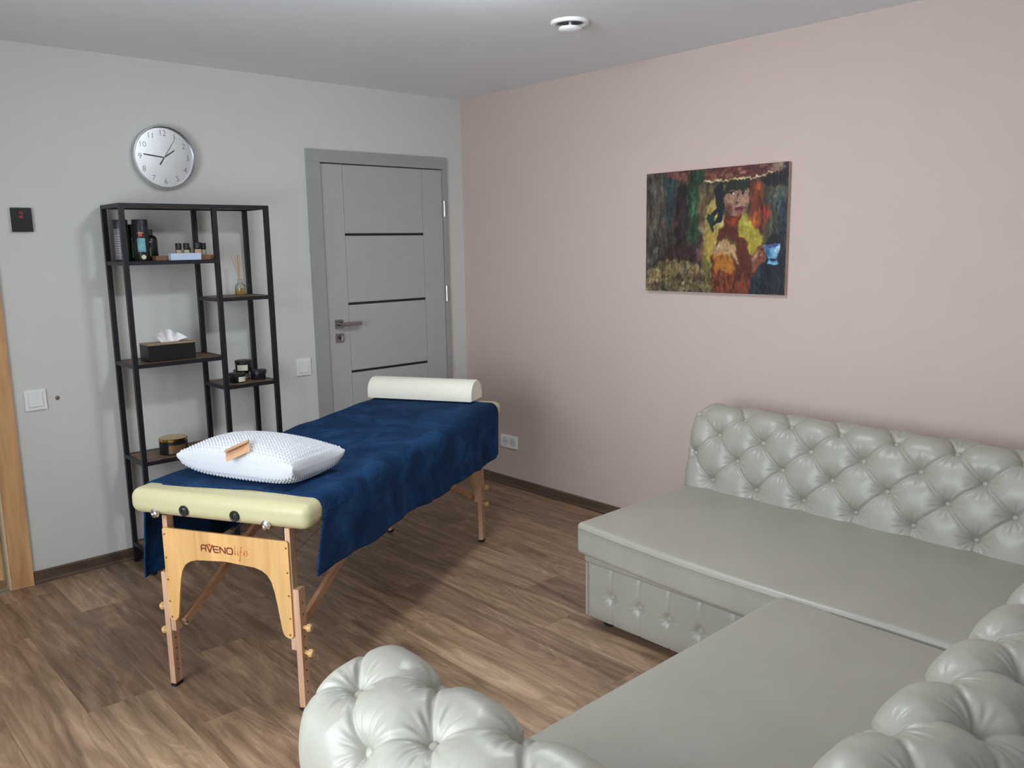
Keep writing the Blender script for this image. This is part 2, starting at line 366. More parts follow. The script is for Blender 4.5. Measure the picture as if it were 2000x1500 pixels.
wl.build('wall_left', 'wall_white', kind='structure', label='white painted wall pierced by the window', cat='wall')
MB().box(XL - T_, T_, YF - T_, YF, 0, H).build('wall_front', 'wall_white', kind='structure', label='white painted wall behind the sofa', cat='wall')
# window
wn = empty('window_1', (WX, (WY0 + WY1) / 2, WZ0), kind='structure', label='white framed window with two sashes in the left wall', cat='window')
def wpart(m_, name, mat): o = m_.build(name, mat, wn); o.matrix_parent_inverse = Matrix.Translation(-Vector(wn.location)); return o
wpart(MB().box(WX - .10, WX - .04, WY0, WY1, WZ0, WZ0 + .06).box(WX - .10, WX - .04, WY0, WY1, WZ1 - .06, WZ1).box(WX - .10, WX - .04, WY0, WY0 + .06, WZ0 + .06, WZ1 - .06).box(WX - .10, WX - .04, WY1 - .06, WY1, WZ0 + .06, WZ1 - .06), 'window_frame', 'white_plastic')
ym = (WY0 + WY1) / 2
wpart(MB().box(WX - .10, WX - .04, ym - .05, ym + .05, WZ0 + .06, WZ1 - .06), 'mullion', 'white_plastic')
for a, b in ((WY0 + .06, ym - .05), (ym + .05, WY1 - .06)):
    wpart(MB().box(WX - .074, WX - .068, a, b, WZ0 + .06, WZ1 - .06), 'pane', 'pane')
wpart(MB().box(WX - .04, WX + .12, WY0 - .03, WY1 + .03, WZ0 - .025, WZ0, .004), 'window_sill', 'white_plastic')
# baseboards: board + foot lip
for nm, mt_, a in (('baseboard_back', 'base_wood', [(SX1 + .09, DX0 - .062)]), ('baseboard_right', 'base_wood_y', None)):
    m_ = MB(); 
    if a:
        for p, q in a + [(XL, SX0 - .09), (DX1 + .012, 0)]: m_.prism([(0, 0), (-.020, 0), (-.020, .010), (-.013, .016), (-.013, .056), (-.009, .060), (0, .060)], p, q, lambda x, y, z: (z, x, y))
        m_.build(nm, mt_, kind='structure', label='brown wood-look skirting board along the off-white wall', cat='baseboard')
    else:
        m_.prism([(0, 0), (-.020, 0), (-.020, .010), (-.013, .016), (-.013, .056), (-.009, .060), (0, .060)], YF, -.02, lambda x, y, z: (x, z, y))
        m_.build(nm, mt_, kind='structure', label='brown wood-look skirting board along the pink wall', cat='baseboard')

# ------------------------------------------------------------------ grey door
d = empty('door_1', (-.6, 0, 0), kind='structure', label='grey panelled interior door with thin black strips', cat='door')
def dp(m_, name, mat, par=None, **kw):
    o = m_.build(name, mat, par or d, **kw)
    if par is None: o.matrix_parent_inverse = Matrix.Translation((.6, 0, 0))
    return o
dp(MB().box(-1.121, -1.036, -.016, .10, 0, 2.012, .002), 'casing', 'casing_grey')
dp(MB().box(-.166, -.136, -.016, .10, 0, 2.012, .002), 'casing', 'casing_grey')
dp(MB().box(-1.121, -.136, -.016, .10, 2.012, 2.082, .002), 'casing', 'casing_grey')
dp(MB().box(-1.032, -.170, .012, .036, .006, 2.006), 'door_core', 'casing_grey')
dp(MB().box(-1.032, -.8905, -.004, .014, .006, 2.006, .0012), 'stile', 'door_grey')
dp(MB().box(-.3255, -.170, -.004, .014, .006, 2.006, .0012), 'stile', 'door_grey')
zs = [.006, .404, .8064, 1.2098, 1.6112, 2.006]
for i in range(5):
    dp(MB().box(-.8885, -.3275, -.004, .014, zs[i] + (.0075 if i else 0), zs[i + 1] - (.0075 if i < 4 else 0), .0012), 'panel', 'door_grey')
    if i < 4: dp(MB().box(-.8885, -.3275, -.002, .014, zs[i + 1] - .0072, zs[i + 1] + .0072), 'glass_strip', 'black_glass', label='black glass strip')
hd = dp(MB().box(-.988, -.936, -.012, -.004, 1.070, 1.122, .002), 'door_handle', 'steel', label='brushed steel lever handle')
MB().tube([(-.962, -.012, 1.096), (-.962, -.05, 1.096)], .010, 12).box(-.974, -.838, -.062, -.046, 1.085, 1.107, .003).build('lever', 'steel', hd, True)
lk = dp(MB().box(-.988, -.936, -.012, -.004, .989, 1.041, .002), 'lock_plate', 'steel')
MB().lathe([(.0, .0), (.011, .0), (.012, .010), (.009, .014), (0, .014)], 20, (-.960, -.012, 1.018), 'Y').build('keyhole_ring', 'black_lid', lk, True)
MB().box(-.964, -.956, -.034, -.024, 1.000, 1.028, .002).build('thumb_turn', 'chrome', lk)
for z in (1.768, 1.235, .30):
    dp(MB().tube([(-.168, -.022, z - .048), (-.168, -.022, z + .048)], .0075, 10), 'hinge', 'chrome', smooth=True)

# ------------------------------------------------------------------ sauna doorway at the left edge
d2 = empty('door_2', (-3.18, 0, 0), kind='structure', label='glazed sauna doorway with pine casing at the wall end', cat='door')
def d2p(m_, name, mat, **kw):
    o = m_.build(name, mat, d2, **kw); o.matrix_parent_inverse = Matrix.Translation((3.18, 0, 0)); return o
d2p(MB().box(-2.756, -2.666, -.020, 0, 0, 2.11, .003), 'casing', 'pine_casing')
d2p(MB().box(-3.690, -3.600, -.020, 0, 0, 2.11, .003), 'casing', 'pine_casing')
d2p(MB().box(-3.600, -2.756, -.020, 0, 2.02, 2.11, .003), 'casing', 'pine_casing')
d2p(MB().box(-2.766, -2.7565, -.014, .12, 0, 2.02), 'jamb', 'pine_pale')
d2p(MB().box(-3.600, -3.575, -.014, .12, 0, 2.02), 'jamb', 'pine_pale')
d2p(MB().box(-3.575, -2.766, -.014, .12, 1.995, 2.02), 'jamb', 'pine_pale')
d2p(MB().box(-3.575, -2.766, -.010, .12, 0, .014, .002), 'threshold', 'alu')
d2p(MB().box(-2.772, -2.766, .02, .05, .014, 1.995), 'seal_strip', 'alu')
d2p(MB().box(-3.570, -2.772, .030, .038, .022, 1.990), 'pane', 'pane')
# sauna room beyond: boarded walls
sr = empty('wall_sauna', (-3.2, 1.3, 0), kind='structure', label='pine boarded sauna walls behind the glass door', cat='wall')
def srp(m_, name, mat, **kw):
    o = m_.build(name, mat, sr, **kw); o.matrix_parent_inverse = Matrix.Translation((3.2, -1.3, 0)); return o
srp(MB().box(-4.4, -1.70, 1.42, 1.46, -.05, 2.2), 'backing', 'pine_pale')
srp(MB().box(-1.72, -1.68, .12, 1.42, -.05, 2.2).box(-4.44, -4.4, .12, 1.42, -.05, 2.2).box(-4.4, -1.7, .12, 1.42, 2.16, 2.2), 'side_backing', 'pine_pale')
srp(MB().box(-4.4, -1.72, .12, 1.42, -.06, -.005), 'sauna_floor', 'pine_pale')
for k in range(23):
    srp(MB().box(-4.39, -1.73, 1.402, 1.42, .0 + k * .094, .088 + k * .094, .003), 'board', 'sauna')
    srp(MB().box(-1.738, -1.72, .125, 1.40, .0 + k * .094, .088 + k * .094, .003), 'board', 'sauna')
be = empty('sauna_bench', (-2.6, 1.1, 0), label='slatted pine bench inside the sauna behind glass', cat='bench')
for k in range(4):
    o = MB().box(-4.2, -1.76, .72 + k * .16, .86 + k * .16, .42, .445, .004).build('slat', 'sauna', be); o.matrix_parent_inverse = Matrix.Translation((2.6, -1.1, 0))
for xx in (-4.0, -1.95):
    o = MB().box(xx - .03, xx + .03, .78, 1.30, 0, .42).build('leg', 'pine_pale', be); o.matrix_parent_inverse = Matrix.Translation((2.6, -1.1, 0))
sl = empty('sauna_lamp', (-3.1, .5, 2.08), label='small warm sauna ceiling lamp behind the glass door', cat='lamp')
MB().lathe([(.0, .08), (.09, .08), (.09, .05), (.07, .04)], 20).build('base', 'lamp_body', sl, True)
MB().lathe([(.075, .045), (.07, .02), (.04, .002), (0, 0)], 20).build('diffuser', 'sauna_glow', sl, True)

# ------------------------------------------------------------------ ceiling things
lp = empty('ceiling_lamp', (-1.62, -2.12, H), label='round white ceiling lamp above the massage table', cat='lamp')
MB().lathe([(0, 0), (.135, 0), (.135, -.030), (.125, -.034)], 40).build('housing', 'lamp_body', lp, True)
MB().lathe([(.128, -.028), (.128, -.052), (.112, -.072), (.07, -.084), (0, -.088)], 40).build('diffuser', 'lamp_glow', lp, True)
vt = empty('air_vent', (-.838, -1.757, H), label='round white air vent in the ceiling', cat='vent')
MB().lathe([(.060, .0), (.080, .0), (.082, -.004), (.076, -.012), (.064, -.013), (.058, -.006), (.058, 0)], 48).build('rim', 'white_metal', vt, True)
MB().lathe([(0, -.020), (.036, -.021), (.047, -.024), (.049, -.030), (.044, -.035), (.020, -.039), (0, -.040)], 48).build('disc', 'white_metal', vt, True)
MB().lathe([(0, -.0005), (.058, -.0005), (.058, -.001), (0, -.001)], 32).build('duct', 'black_lid', vt)
MB().tube([(0, 0, 0), (0, 0, -.022)], .006, 8).build('stem', 'white_metal', vt)

# ------------------------------------------------------------------ wall fittings
def switch(name, x, z, label):
    e = empty(name, (x, 0, z), label=label, cat='switch', group='light switches')
    MB().box(-.045, .045, -.010, 0, -.048, .048, .003).build('frame', 'white_plastic', e)
    MB().box(-.030, .030, -.0125, -.008, -.033, .033, .001).build('inner_frame', 'pale_grey', e)
    MB().box(-.0285, .0285, -.015, -.009, -.0315, .0315, .0015).build('rocker', 'white_plastic', e)
switch('light_switch', -2.573, .870, 'white square light switch beside the sauna casing')
switch('light_switch', -1.206, .870, 'white square light switch beside the grey door frame')
MB().lathe([(0, .004), (.006, .004), (.010, .001), (.010, 0)], 20, (-2.480, 0, .866), 'Y').build('wall_plug', 'dowel', None, True, label='tiny brown wall plug near the left light switch', cat='plug')
so = empty('power_socket', (0, -.415, .292), label='white double power socket low on the pink wall', cat='socket')
MB().box(-.010, 0, -.077, .077, -.041, .041, .003).build('frame', 'white_plastic', so)
for yy in (-.034, .034):
    c_ = MB().lathe([(.029, .009), (.029, .0116), (.0265, .0120), (.0255, .0106), (0, .0106)], 28, (0, 0, 0), 'X').build('outlet', 'pale_grey', so, True)
    c_.location = (0, yy, 0); c_.rotation_euler = (0, 0, PI)
    for q in (-.0095, .0095):
        h = MB().lathe([(0, .0112), (.0026, .0112), (.0026, .0100)], 10, (0, q, 0), 'X').build('pin_hole', 'rubber', c_)
th = empty('sauna_control', (-2.549, 0, 1.684), label='black wall control panel with red digits', cat='controller')
MB().box(-.0425, .0425, -.016, -.010, -.053, .053, .002).build('screen', 'black_plastic', th)
MB().box(-.038, .038, -.010, 0, -.049, .047, .001).build('backbox', 'white_plastic', th)
for tx, zz in (('70', .030), ('40', .012)):
    o = inst(text_mesh(tx, .017), 'digits', th, (-.002, -.0162, zz)); o.data.materials.append(MAT['display']); o.rotation_euler = (PI / 2, 0, 0); o['label'] = 'red display digits'
# clock
ck = empty('wall_clock', (-1.900, 0, 1.988), label='round silver wall clock above the black shelving unit', cat='clock')
CR = .153
co = MB().lathe([(CR - .012, .0), (CR - .004, .002), (CR, .012), (CR, .034), (CR - .003, .040), (CR - .008, .041), (CR - .011, .036), (CR - .012, .022)], 80, (0, 0, 0), 'Y').build('rim', 'alu', ck, True)
cfm = MB().lathe([(0, .0215), (.03, .0215), (CR - .0115, .0215), (CR - .0115, .004), (0, .004)], 80)
fo = cfm.build('face', 'clock_face', ck, True); fo.rotation_euler = (PI / 2, 0, 0)
for k in range(1, 13):
    a = PI / 2 - k * PI / 6
    o = inst(text_mesh(str(k), .038, -.0006), 'numeral', fo, (.115 * math.cos(a), .115 * math.sin(a), .0220)); o.data.materials.append(MAT['digit_ink'])
fr_ = lambda x, y, z: (x, -.0235 - z, y)
def hand(ang, l0, l1, w_, name, lift, par=ck):
    dx, dy = math.sin(ang), math.cos(ang)
    MB().stroke([(-dx * l0, -dy * l0), (dx * l1, dy * l1)], w_, lambda x, y, z: (x, -.0235 - lift - z, y), .001).build(name, 'hand_black', par)
hand(math.radians(55), .0, .062, .0055, 'hour_hand', .0010); hand(math.radians(277), .0, .098, .0045, 'minute_hand', .0025)
hand(math.radians(33), .040, .098, .0014, 'second_hand', .004); hand(math.radians(33 + 180), .006, .042, .004, 'second_hand_tail', .004)
MB().lathe([(0, .030), (.004, .030), (.005, .026), (.005, .022)], 16, (0, 0, 0), 'Y').build('hub', 'chrome', ck, True)
MB().lathe([(0, .0385), (CR - .011, .0385), (CR - .011, .0375), (0, .0375)], 48, (0, 0, 0), 'Y').build('cover_glass', 'pane', ck)

# ------------------------------------------------------------------ shelving unit
X0, XM, X1, YB, YFs, PT = -2.223, -1.7975, -1.506, -.035, -.300, .022
sh = empty('shelving_unit', (-1.865, -.168, 0), label='black metal shelving unit with brown boards below the clock', cat='shelf')
def shp(m_, name, mat): o = m_.build(name, mat, sh); o.matrix_parent_inverse = Matrix.Translation((1.865, .168, 0)); return o
for xx in (X0, XM, X1 - PT):
    for yy in (YFs, YB - PT): shp(MB().box(xx, xx + PT, yy, yy + PT, 0, 1.752, .001), 'post', 'black_metal')
def level(xa, xb, z, wood_top=True):
    bars = [(xa, xb, YFs, YFs + PT * .8), (xa, xb, YB - PT * .8, YB), (xa + .0, xa + PT * .8, YFs, YB), (xb - PT * .8, xb, YFs, YB)]
    for a, b, c_, e_ in bars: shp(MB().box(a + .001, b - .001, c_ + .001, e_ - .001, z - .018, z), 'rail', 'black_metal')
    shp(MB().box(xa + PT * .8, xb - PT * .8, YFs + PT * .8, YB - PT * .8, z - .012, z - .001), 'shelf_board', 'shelf_wood')
for z in (.105, .555, 1.018, 1.492): level(X0, XM + PT, z)
for z in (.42, .866, 1.304): level(XM, X1, z)
level(X0, X1, 1.752)

def tub(name, x, y, z, r, h, body, lid, label, extras=()):
    e = empty(name, (x, y, z), label=label, cat='tub', group=None)
    MB().lathe([(0, 0), (r * .96, 0), (r, .004), (r, h * .80), (r * .97, h * .83)], 28).build('body', body, e, True)
    MB().lathe([(r * 1.0, h * .83), (r * 1.0, h * .985), (r * .95, h), (0, h)], 28).build('lid', lid, e, True)
    for nm, mt_, a0, a1, z0, z1 in extras:
        MB().lathe([(r * 1.008, z0 * h), (r * 1.008, z1 * h)], 14, (0, 0, 0), 'Z', math.radians(a0), math.radians(a1)).build(nm, mt_, e, True)
    return e
SZ1 = 1.492
e = tub('supplement_tub', -2.178, -.150, SZ1 + .0005, .034, .190, 'tub_black', 'black_lid', 'tall dark tub with grey and green label at the shelf end',
    [('grey_label', 'tub_grey', 195, 262, .04, .78), ('green_label', 'tub_green', 262, 300, .10, .56)])
for k in range(9): MB().lathe([(.0366, .03 + k * .011), (.0366, .0312 + k * .011)], 8, (0, 0, 0), 'Z', math.radians(205), math.radians(255)).build('print_line', 'paper', e)
e = tub('supplement_tub', -2.108, -.205, SZ1, .0345, .190, 'tub_black', 'black_lid', 'tall dark tub with teal picture, red logo and round white sticker',
    [('picture_label', 'tub_teal', 222, 282, .22, .55), ('red_logo', 'logo_red', 236, 262, .60, .70)])
MB().lathe([(.0355, .128), (.0355, .1297)], 10, (0, 0, 0), 'Z', math.radians(226), math.radians(272)).build('logo_line', 'paper', e)
st = MB().lathe([(0, .0006), (.0105, .0006), (.0105, 0)], 20, (0, 0, 0), 'Y').build('round_sticker', 'paper', e); a = math.radians(262)
st.location = (.0349 * math.cos(a), .0349 * math.sin(a), .018); st.rotation_euler = (0, 0, a + PI / 2)
tub('supplement_tub', -2.112, -.105, SZ1, .036, .170, 'green_glass', 'black_lid', 'green tub tucked behind the teal-pictured tub',
    [('green_label', 'tub_green', 240, 330, .08, .62)])
e = empty('oil_bottle', (-2.052, -.160, SZ1), label='squat black bottle with narrow neck and cap on the top shelf', cat='bottle')
MB().lathe([(0, 0), (.031, 0), (.033, .004), (.033, .095), (.030, .108), (.022, .116), (.014, .119), (.013, .124)], 30).build('body', 'black_plastic', e, True)
MB().lathe([(.0145, .122), (.0145, .144), (.013, .146), (0, .146)], 24).build('cap', 'black_lid', e, True)
MB().lathe([(.0333, .018), (.0333, .062)], 8, (0, 0, 0), 'Z', math.radians(238), math.radians(254)).build('green_print', 'tub_green', e)
MB().lathe([(.0333, .086), (.0333, .090)], 8, (0, 0, 0), 'Z', math.radians(222), math.radians(262)).build('white_print', 'paper', e)
e = empty('wooden_tray', (-1.915, -.19, SZ1), label='low brown wooden tray holding small vials on the top shelf', cat='tray')
MB().box(-.150, .150, -.065, .055, 0, .008, .002).build('bottom', 'tray_wood', e)
for a in ((-.150, .150, -.065, -.057), (-.150, .150, .047, .055), (-.150, -.142, -.057, .047), (.142, .150, -.057, .047)): MB().box(*a, .008, .022, .001).build('rim', 'tray_wood', e)
e = empty('card_box', (-1.935, -.272, SZ1 + .0005), label='flat pale blue card box in front of the wooden tray', cat='box')
MB().box(-.072, .072, -.016, .016, 0, .030, .001).build('body', 'pale_box', e); MB().box(-.073, .073, -.017, .017, .022, .0315, .001).build('lid', 'pale_box', e)
vl = []
for i, (vx, vy, lb, hh, nm) in enumerate(((-1.925, -.175, 'vial_tan', 1., 'tan label standing leftmost in the tray'), (-1.893, -.190, 'vial_pale', 1., 'greenish label second in the tray row'),
        (-1.872, -.150, 'vial_tan', .72, 'low cap, shortest of the tray row'), (-1.840, -.195, 'vial_tan', 1.05, 'broad tan label, widest of the tray row'), (-1.806, -.180, 'vial_pale', 1.0, 'pale label at the open end of the tray'))):
    e = empty('oil_vial', (vx, vy, SZ1 + .008), label='small dark vial, black cap, ' + nm, cat='vial', group='vials in the wooden tray'); r = .0148 * (1.2 if i == 3 else 1)
    MB().lathe([(0, 0), (r, 0), (r, .040 * hh), (r * .7, .044 * hh)], 18).build('body', 'vial_glass', e, True)
    MB().lathe([(r * .95, .044 * hh), (r * .95, .070 * hh), (r * .85, .072 * hh), (0, .072 * hh)], 18).build('cap', 'black_lid', e, True)
    MB().lathe([(r * 1.02, .012 * hh), (r * 1.02, .040 * hh)], 12, (0, 0, 0), 'Z', math.radians(195), math.radians(320)).build('paper_label', lb, e)
# reed diffuser
e = empty('reed_diffuser', (-1.617, -.155, 1.304), label='glass reed diffuser with pale sticks and amber oil', cat='diffuser')
MB().lathe([(0, .001), (.026, .001), (.028, .004), (.028, .042), (.024, .052), (.013, .062), (.011, .066), (.011, .080), (.015, .082), (.015, .084), (.010, .084)], 28).build('glass_bottle', 'jar', e, True)
MB().lathe([(0, .003), (.0255, .003), (.0262, .006), (.0262, .036), (0, .036)], 24).build('oil', 'oil', e, True)
for k, (tx, ty) in enumerate(((-.036, 0), (-.012, .012), (-.006, -.010), (.002, .014), (-.004, .004), (.004, -.006))):
    MB().tube([(-tx * .35, -ty * .3, .006), (tx * .15, ty * .1, .084), (tx, ty, .198 + .004 * (k % 3))], .0016, 6).build('reed', 'reed', e)
MB().lathe([(0, .0), (.010, .001), (.012, .004), (.010, .007), (0, .008)], 14, (.024, -.022, .048), 'Z').build('charm', 'jar', e, True)
# tissue box
e = empty('tissue_box', (-2.022, -.190, 1.018), label='black tissue box with bamboo top and white tissue', cat='box')
MB().box(-.112, .112, -.058, .058, 0, .078, .002).build('body', 'black_plastic', e)
MB().box(-.113, .113, -.059, .059, .078, .084, .001).build('lid', 'bamboo', e)
n = 44; U, V = np.meshgrid(np.linspace(-1, 1, n), np.linspace(0, 1, n), indexing='ij')
P = np.stack([.004 + U * (.035 + .030 * V) + .030 * V * V * (U > 0) * U, .010 * np.sin(U * 7 + V * 3) * V + .018 * np.sin(U * 3.1) * V, .082 + V * (.062 - .030 * np.clip(U, 0, 1) - .012 * U * U) + .004 * np.sin(U * 11)], -1)
ts = grid_obj('tissue', P, 'tissue', e)
# small candle jars
def jar(x, y, z, r, h, label, ang, name='candle_jar', lidm='black_lid', labm='paper', lid_h=.28, group='stacked black candle jars'):
    e = empty(name, (x, y, z), label=label, cat='candle', group=group)
    MB().lathe([(0, 0), (r * .92, 0), (r * .97, .003), (r * .97, h * (1 - lid_h)), (r * .93, h * (1 - lid_h))], 32).build('jar', 'black_plastic', e, True)
    MB().lathe([(r, h * (1 - lid_h)), (r, h * .97), (r * .96, h), (0, h)], 32).build('lid', lidm, e, True)
    MB().lathe([(r * .98, h * .10), (r * .98, h * .62)], 14, (0, 0, 0), 'Z', math.radians(ang - 38), math.radians(ang + 38)).build('paper_label', labm, e)
    return e
JZ = .866
jar(-1.690, -.205, JZ, .041, .048, 'black candle jar, cream label turned right, under the stack beside the post', 292)
jar(-1.566, -.190, JZ, .041, .048, 'black candle jar, label turned away, under the stack at the board end', 345)
jar(-1.622, -.110, JZ, .041, .048, 'black candle jar at the back under the topmost jar', 300)
jar(-1.634, -.165, JZ + .048, .043, .056, 'black candle jar with cream label facing out, topmost of the stack', 236)
jar(-2.034, -.190, .555, .068, .078, 'large black candle jar with shiny gold lid', 268, 'candle_jar', 'gold', 'bronze', .16, None)
e = empty('match_box', (-2.150, -.215, .1055), label='small pale wood box with red top on the bottom shelf', cat='box')
MB().box(-.045, .045, -.02, .02, 0, .018, .001).build('tray', 'matchwood', e); MB().box(-.028, .046, -.021, .021, .018, .027, .002).build('top', 'red_plastic', e)

# ------------------------------------------------------------------ massage table (local: x along, y = -s across)
TM = (-2.449, -1.659, 0); TR = math.atan2(.479, .878)
tb = empty('massage_table', TM, TR, label='folding massage table with cream padded top and beech legs', cat='table')
Lt, Wt = 1.84, .356
def padwarp(p): return p
for a, b in ((0, Lt / 2 - .002), (Lt / 2 + .002, Lt)):
    MB().rbox(a, b, -Wt, Wt, .650, .738, .034, 6).build('pad', 'cream_vinyl', tb, True)
    MB().box(a + .05, b - .03, -Wt + .06, Wt - .06, .640, .652).build('deck', 'beech_x', tb)
# legs
def leg_end(x, dirn):
    # x: leg centre along, dirn +1 towards the middle of the table
    for sgn in (-1, 1):
        up = MB().box(x - .016, x + .016, sgn * .236, sgn * .256, .215, .640, .002).build('upper_leg', 'beech', tb)
        lo = MB().box(x - .019, x + .019, sgn * .2565, sgn * .2785, .012, .432, .002).build('lower_leg', 'beech', tb)
        MB().box(x - .019, x + .019, sgn * .2560, sgn * .2790, 0, .012, .002).build('rubber_foot', 'rubber', lo)
        for k in range(9):
            for side in (.2565, .2785):
                MB().lathe([(0, .0004), (.0032, .0004), (.0032, -.0004)], 8, (x, sgn * side, .06 + k * .040), 'Y').build('peg_hole', 'dark_brown', lo)
        for z in (.295, .205):
            MB().lathe([(0, .030), (.010, .030), (.014, .024), (.014, .016), (.008, .010), (.007, 0), (0, 0)], 8, (0, 0, 0), 'Y').build('knob', 'matchwood', lo, True)
            k_ = lo.children[-1] if False else bpy.data.objects[-1] if False else None
        kn_ = [c for c in lo.children if c.name.startswith('knob')]
        for o, z in zip(kn_, (.295, .205)):
            o.location = (x, sgn * .2785, z)
            if sgn > 0: o.rotation_euler = (0, 0, PI)
        MB().rbar((x + dirn * .012, sgn * .222, .240), (Lt / 2 - dirn * .03, sgn * .222, .628), .018, .030).build('brace', 'beech_x', tb)
        MB().tube([(x + dirn * .012, sgn * .210, .240), (x + dirn * .012, sgn * .236, .240)], .005, 8).build('bolt', 'steel', tb, True)
        MB().tube([(x + dirn * .02, sgn * .15, .45), (Lt / 2 - dirn * .1, sgn * .19, .646)], .0013, 5).build('cable', 'dark_cable', tb)
    xe = x - dirn * .0165; th_ = .008
    # end panel with an arch (s, z)
    pts = [(-.252, .592), (-.246, .598), (.246, .598), (.252, .592), (.252, .300)]
    pts += [(.252, .270), (.247, .262), (.236, .259), (.224, .262), (.215, .272), (.210, .290), (.199, .365), (.190, .415), (.180, .450), (.165, .473), (.145, .486), (.118, .494), (0, .502)]
    full = pts + [(-x_, z_) for x_, z_ in reversed(pts[4:-1])]
    MB().prism(full, xe - dirn * th_, xe, lambda x_, y_, z_: (z_, x_, y_)).build('end_panel', 'panel_ply', tb)
    xs = xe - dirn * (th_ + .0006)
    for sgn in (-1, 1):
        for z in (.575, .490, .410, .330, .272):
            MB().lathe([(0, .0022), (.0025, .002), (.0042, 0)], 10, (0, 0, 0), 'X').build('screw', 'brass', tb, True)
            o = sc_last[0] if False else [c for c in tb.children if c.name.startswith('screw')][-1]
            o.location = (xe - dirn * th_, sgn * (.244 if z > .28 else .240), z)
            if dirn > 0: o.rotation_euler = (0, 0, PI)
    return xe - dirn * th_
xl = leg_end(.058, 1); leg_end(Lt - .105, -1)
# grommets and latches on the near end
for s_ in (-.122, .080):
    MB().lathe([(.0105, .000), (.018, .000), (.019, .003), (.016, .006), (.0105, .004), (.0095, -.004), (0, -.004)], 24, (0, 0, 0), 'X').build('grommet', 'rubber', tb, True)
    o = [c for c in tb.children if c.name.startswith('grommet')][-1]; o.location = (.0, -s_, .680); o.rotation_euler = (0, 0, PI)
for s_ in (-.246, .196):
    MB().lathe([(0, .008), (.006, .010), (.012, .008), (.017, .004), (.018, 0)], 8, (0, 0, 0), 'X').build('corner_button', 'chrome', tb)
    o = [c for c in tb.children if c.name.startswith('corner_button')][-1]; o.location = (.002, -s_, .660); o.rotation_euler = (0, 0, PI)
# lettering on the near end panel: u to the right (s), z up
LX = xl - .0004
lf = lambda u_, v_, h: (LX - h, -u_, v_)
lt = empty('x') if False else None
def letters(strokes, w_, mat, name, x0, y0, sx, sy, shear=0):
    m_ = MB()
    for st_ in strokes: m_.stroke([(x0 + (p + q * shear) * sx, y0 + q * sy) for p, q in st_], w_, lf)
    return m_.build(name, mat, tb)
y0, hA = .531, .021; lw = .0042
letters([[(0, 0), (0, .75), (.2, 1), (1, 1), (1, 0)], [(0, .45), (1, .45)]], lw, 'ink', 'letter_a', -.092, y0, .018, hA)
letters([[(0, 1.25), (.5, 0), (1, 1.25)]], lw * 1.1, 'ink', 'letter_v', -.069, y0 - .002, .022, hA)
MB().prism([(-.0635, y0 + .0275), (-.0525, y0 + .0275), (-.058, y0 + .0165)], 0, .0004, lf).build('logo_mark', 'ink_red', tb)
letters([[(1, 1), (0, 1), (0, .35), (.3, 0), (1, 0)], [(0, .5), (.95, .5)]], lw, 'ink', 'letter_e', -.043, y0, .020, hA)
letters([[(0, 0), (0, 1), (1, 0), (1, 1)]], lw, 'ink', 'letter_n', -.016, y0, .021, hA)
letters([[(.15, 0), (0, .2), (0, .8), (.15, 1), (.85, 1), (1, .8), (1, .2), (.85, 0), (.15, 0)]], lw, 'ink', 'letter_o', .012, y0, .022, hA)
sw = .0016
letters([[(.1, 1.5), (.0, .2), (.15, 0), (.4, .25)]], sw, 'ink_red', 'script_l', .043, y0, .011, hA, .12)
letters([[(0, .7), (-.02, .15), (.15, 0), (.4, .25)], [(.06, 1.0), (.1, 1.06)]], sw, 'ink_red', 'script_i', .053, y0, .011, hA, .12)
letters([[(.75, 1.3), (.6, 1.45), (.4, 1.2), (.2, 0), (.05, -.8), (-.1, -1.0), (-.2, -.8)], [(.0, .55), (.7, .6)]], sw, 'ink_red', 'script_f', .062, y0, .013, hA, .05)
letters([[(.1, .3), (.8, .45), (.85, .7), (.55, .85), (.15, .6), (.05, .25), (.3, 0), (.7, .05), (1.1, .35)]], sw, 'ink_red', 'script_e', .077, y0, .016, hA, .1)
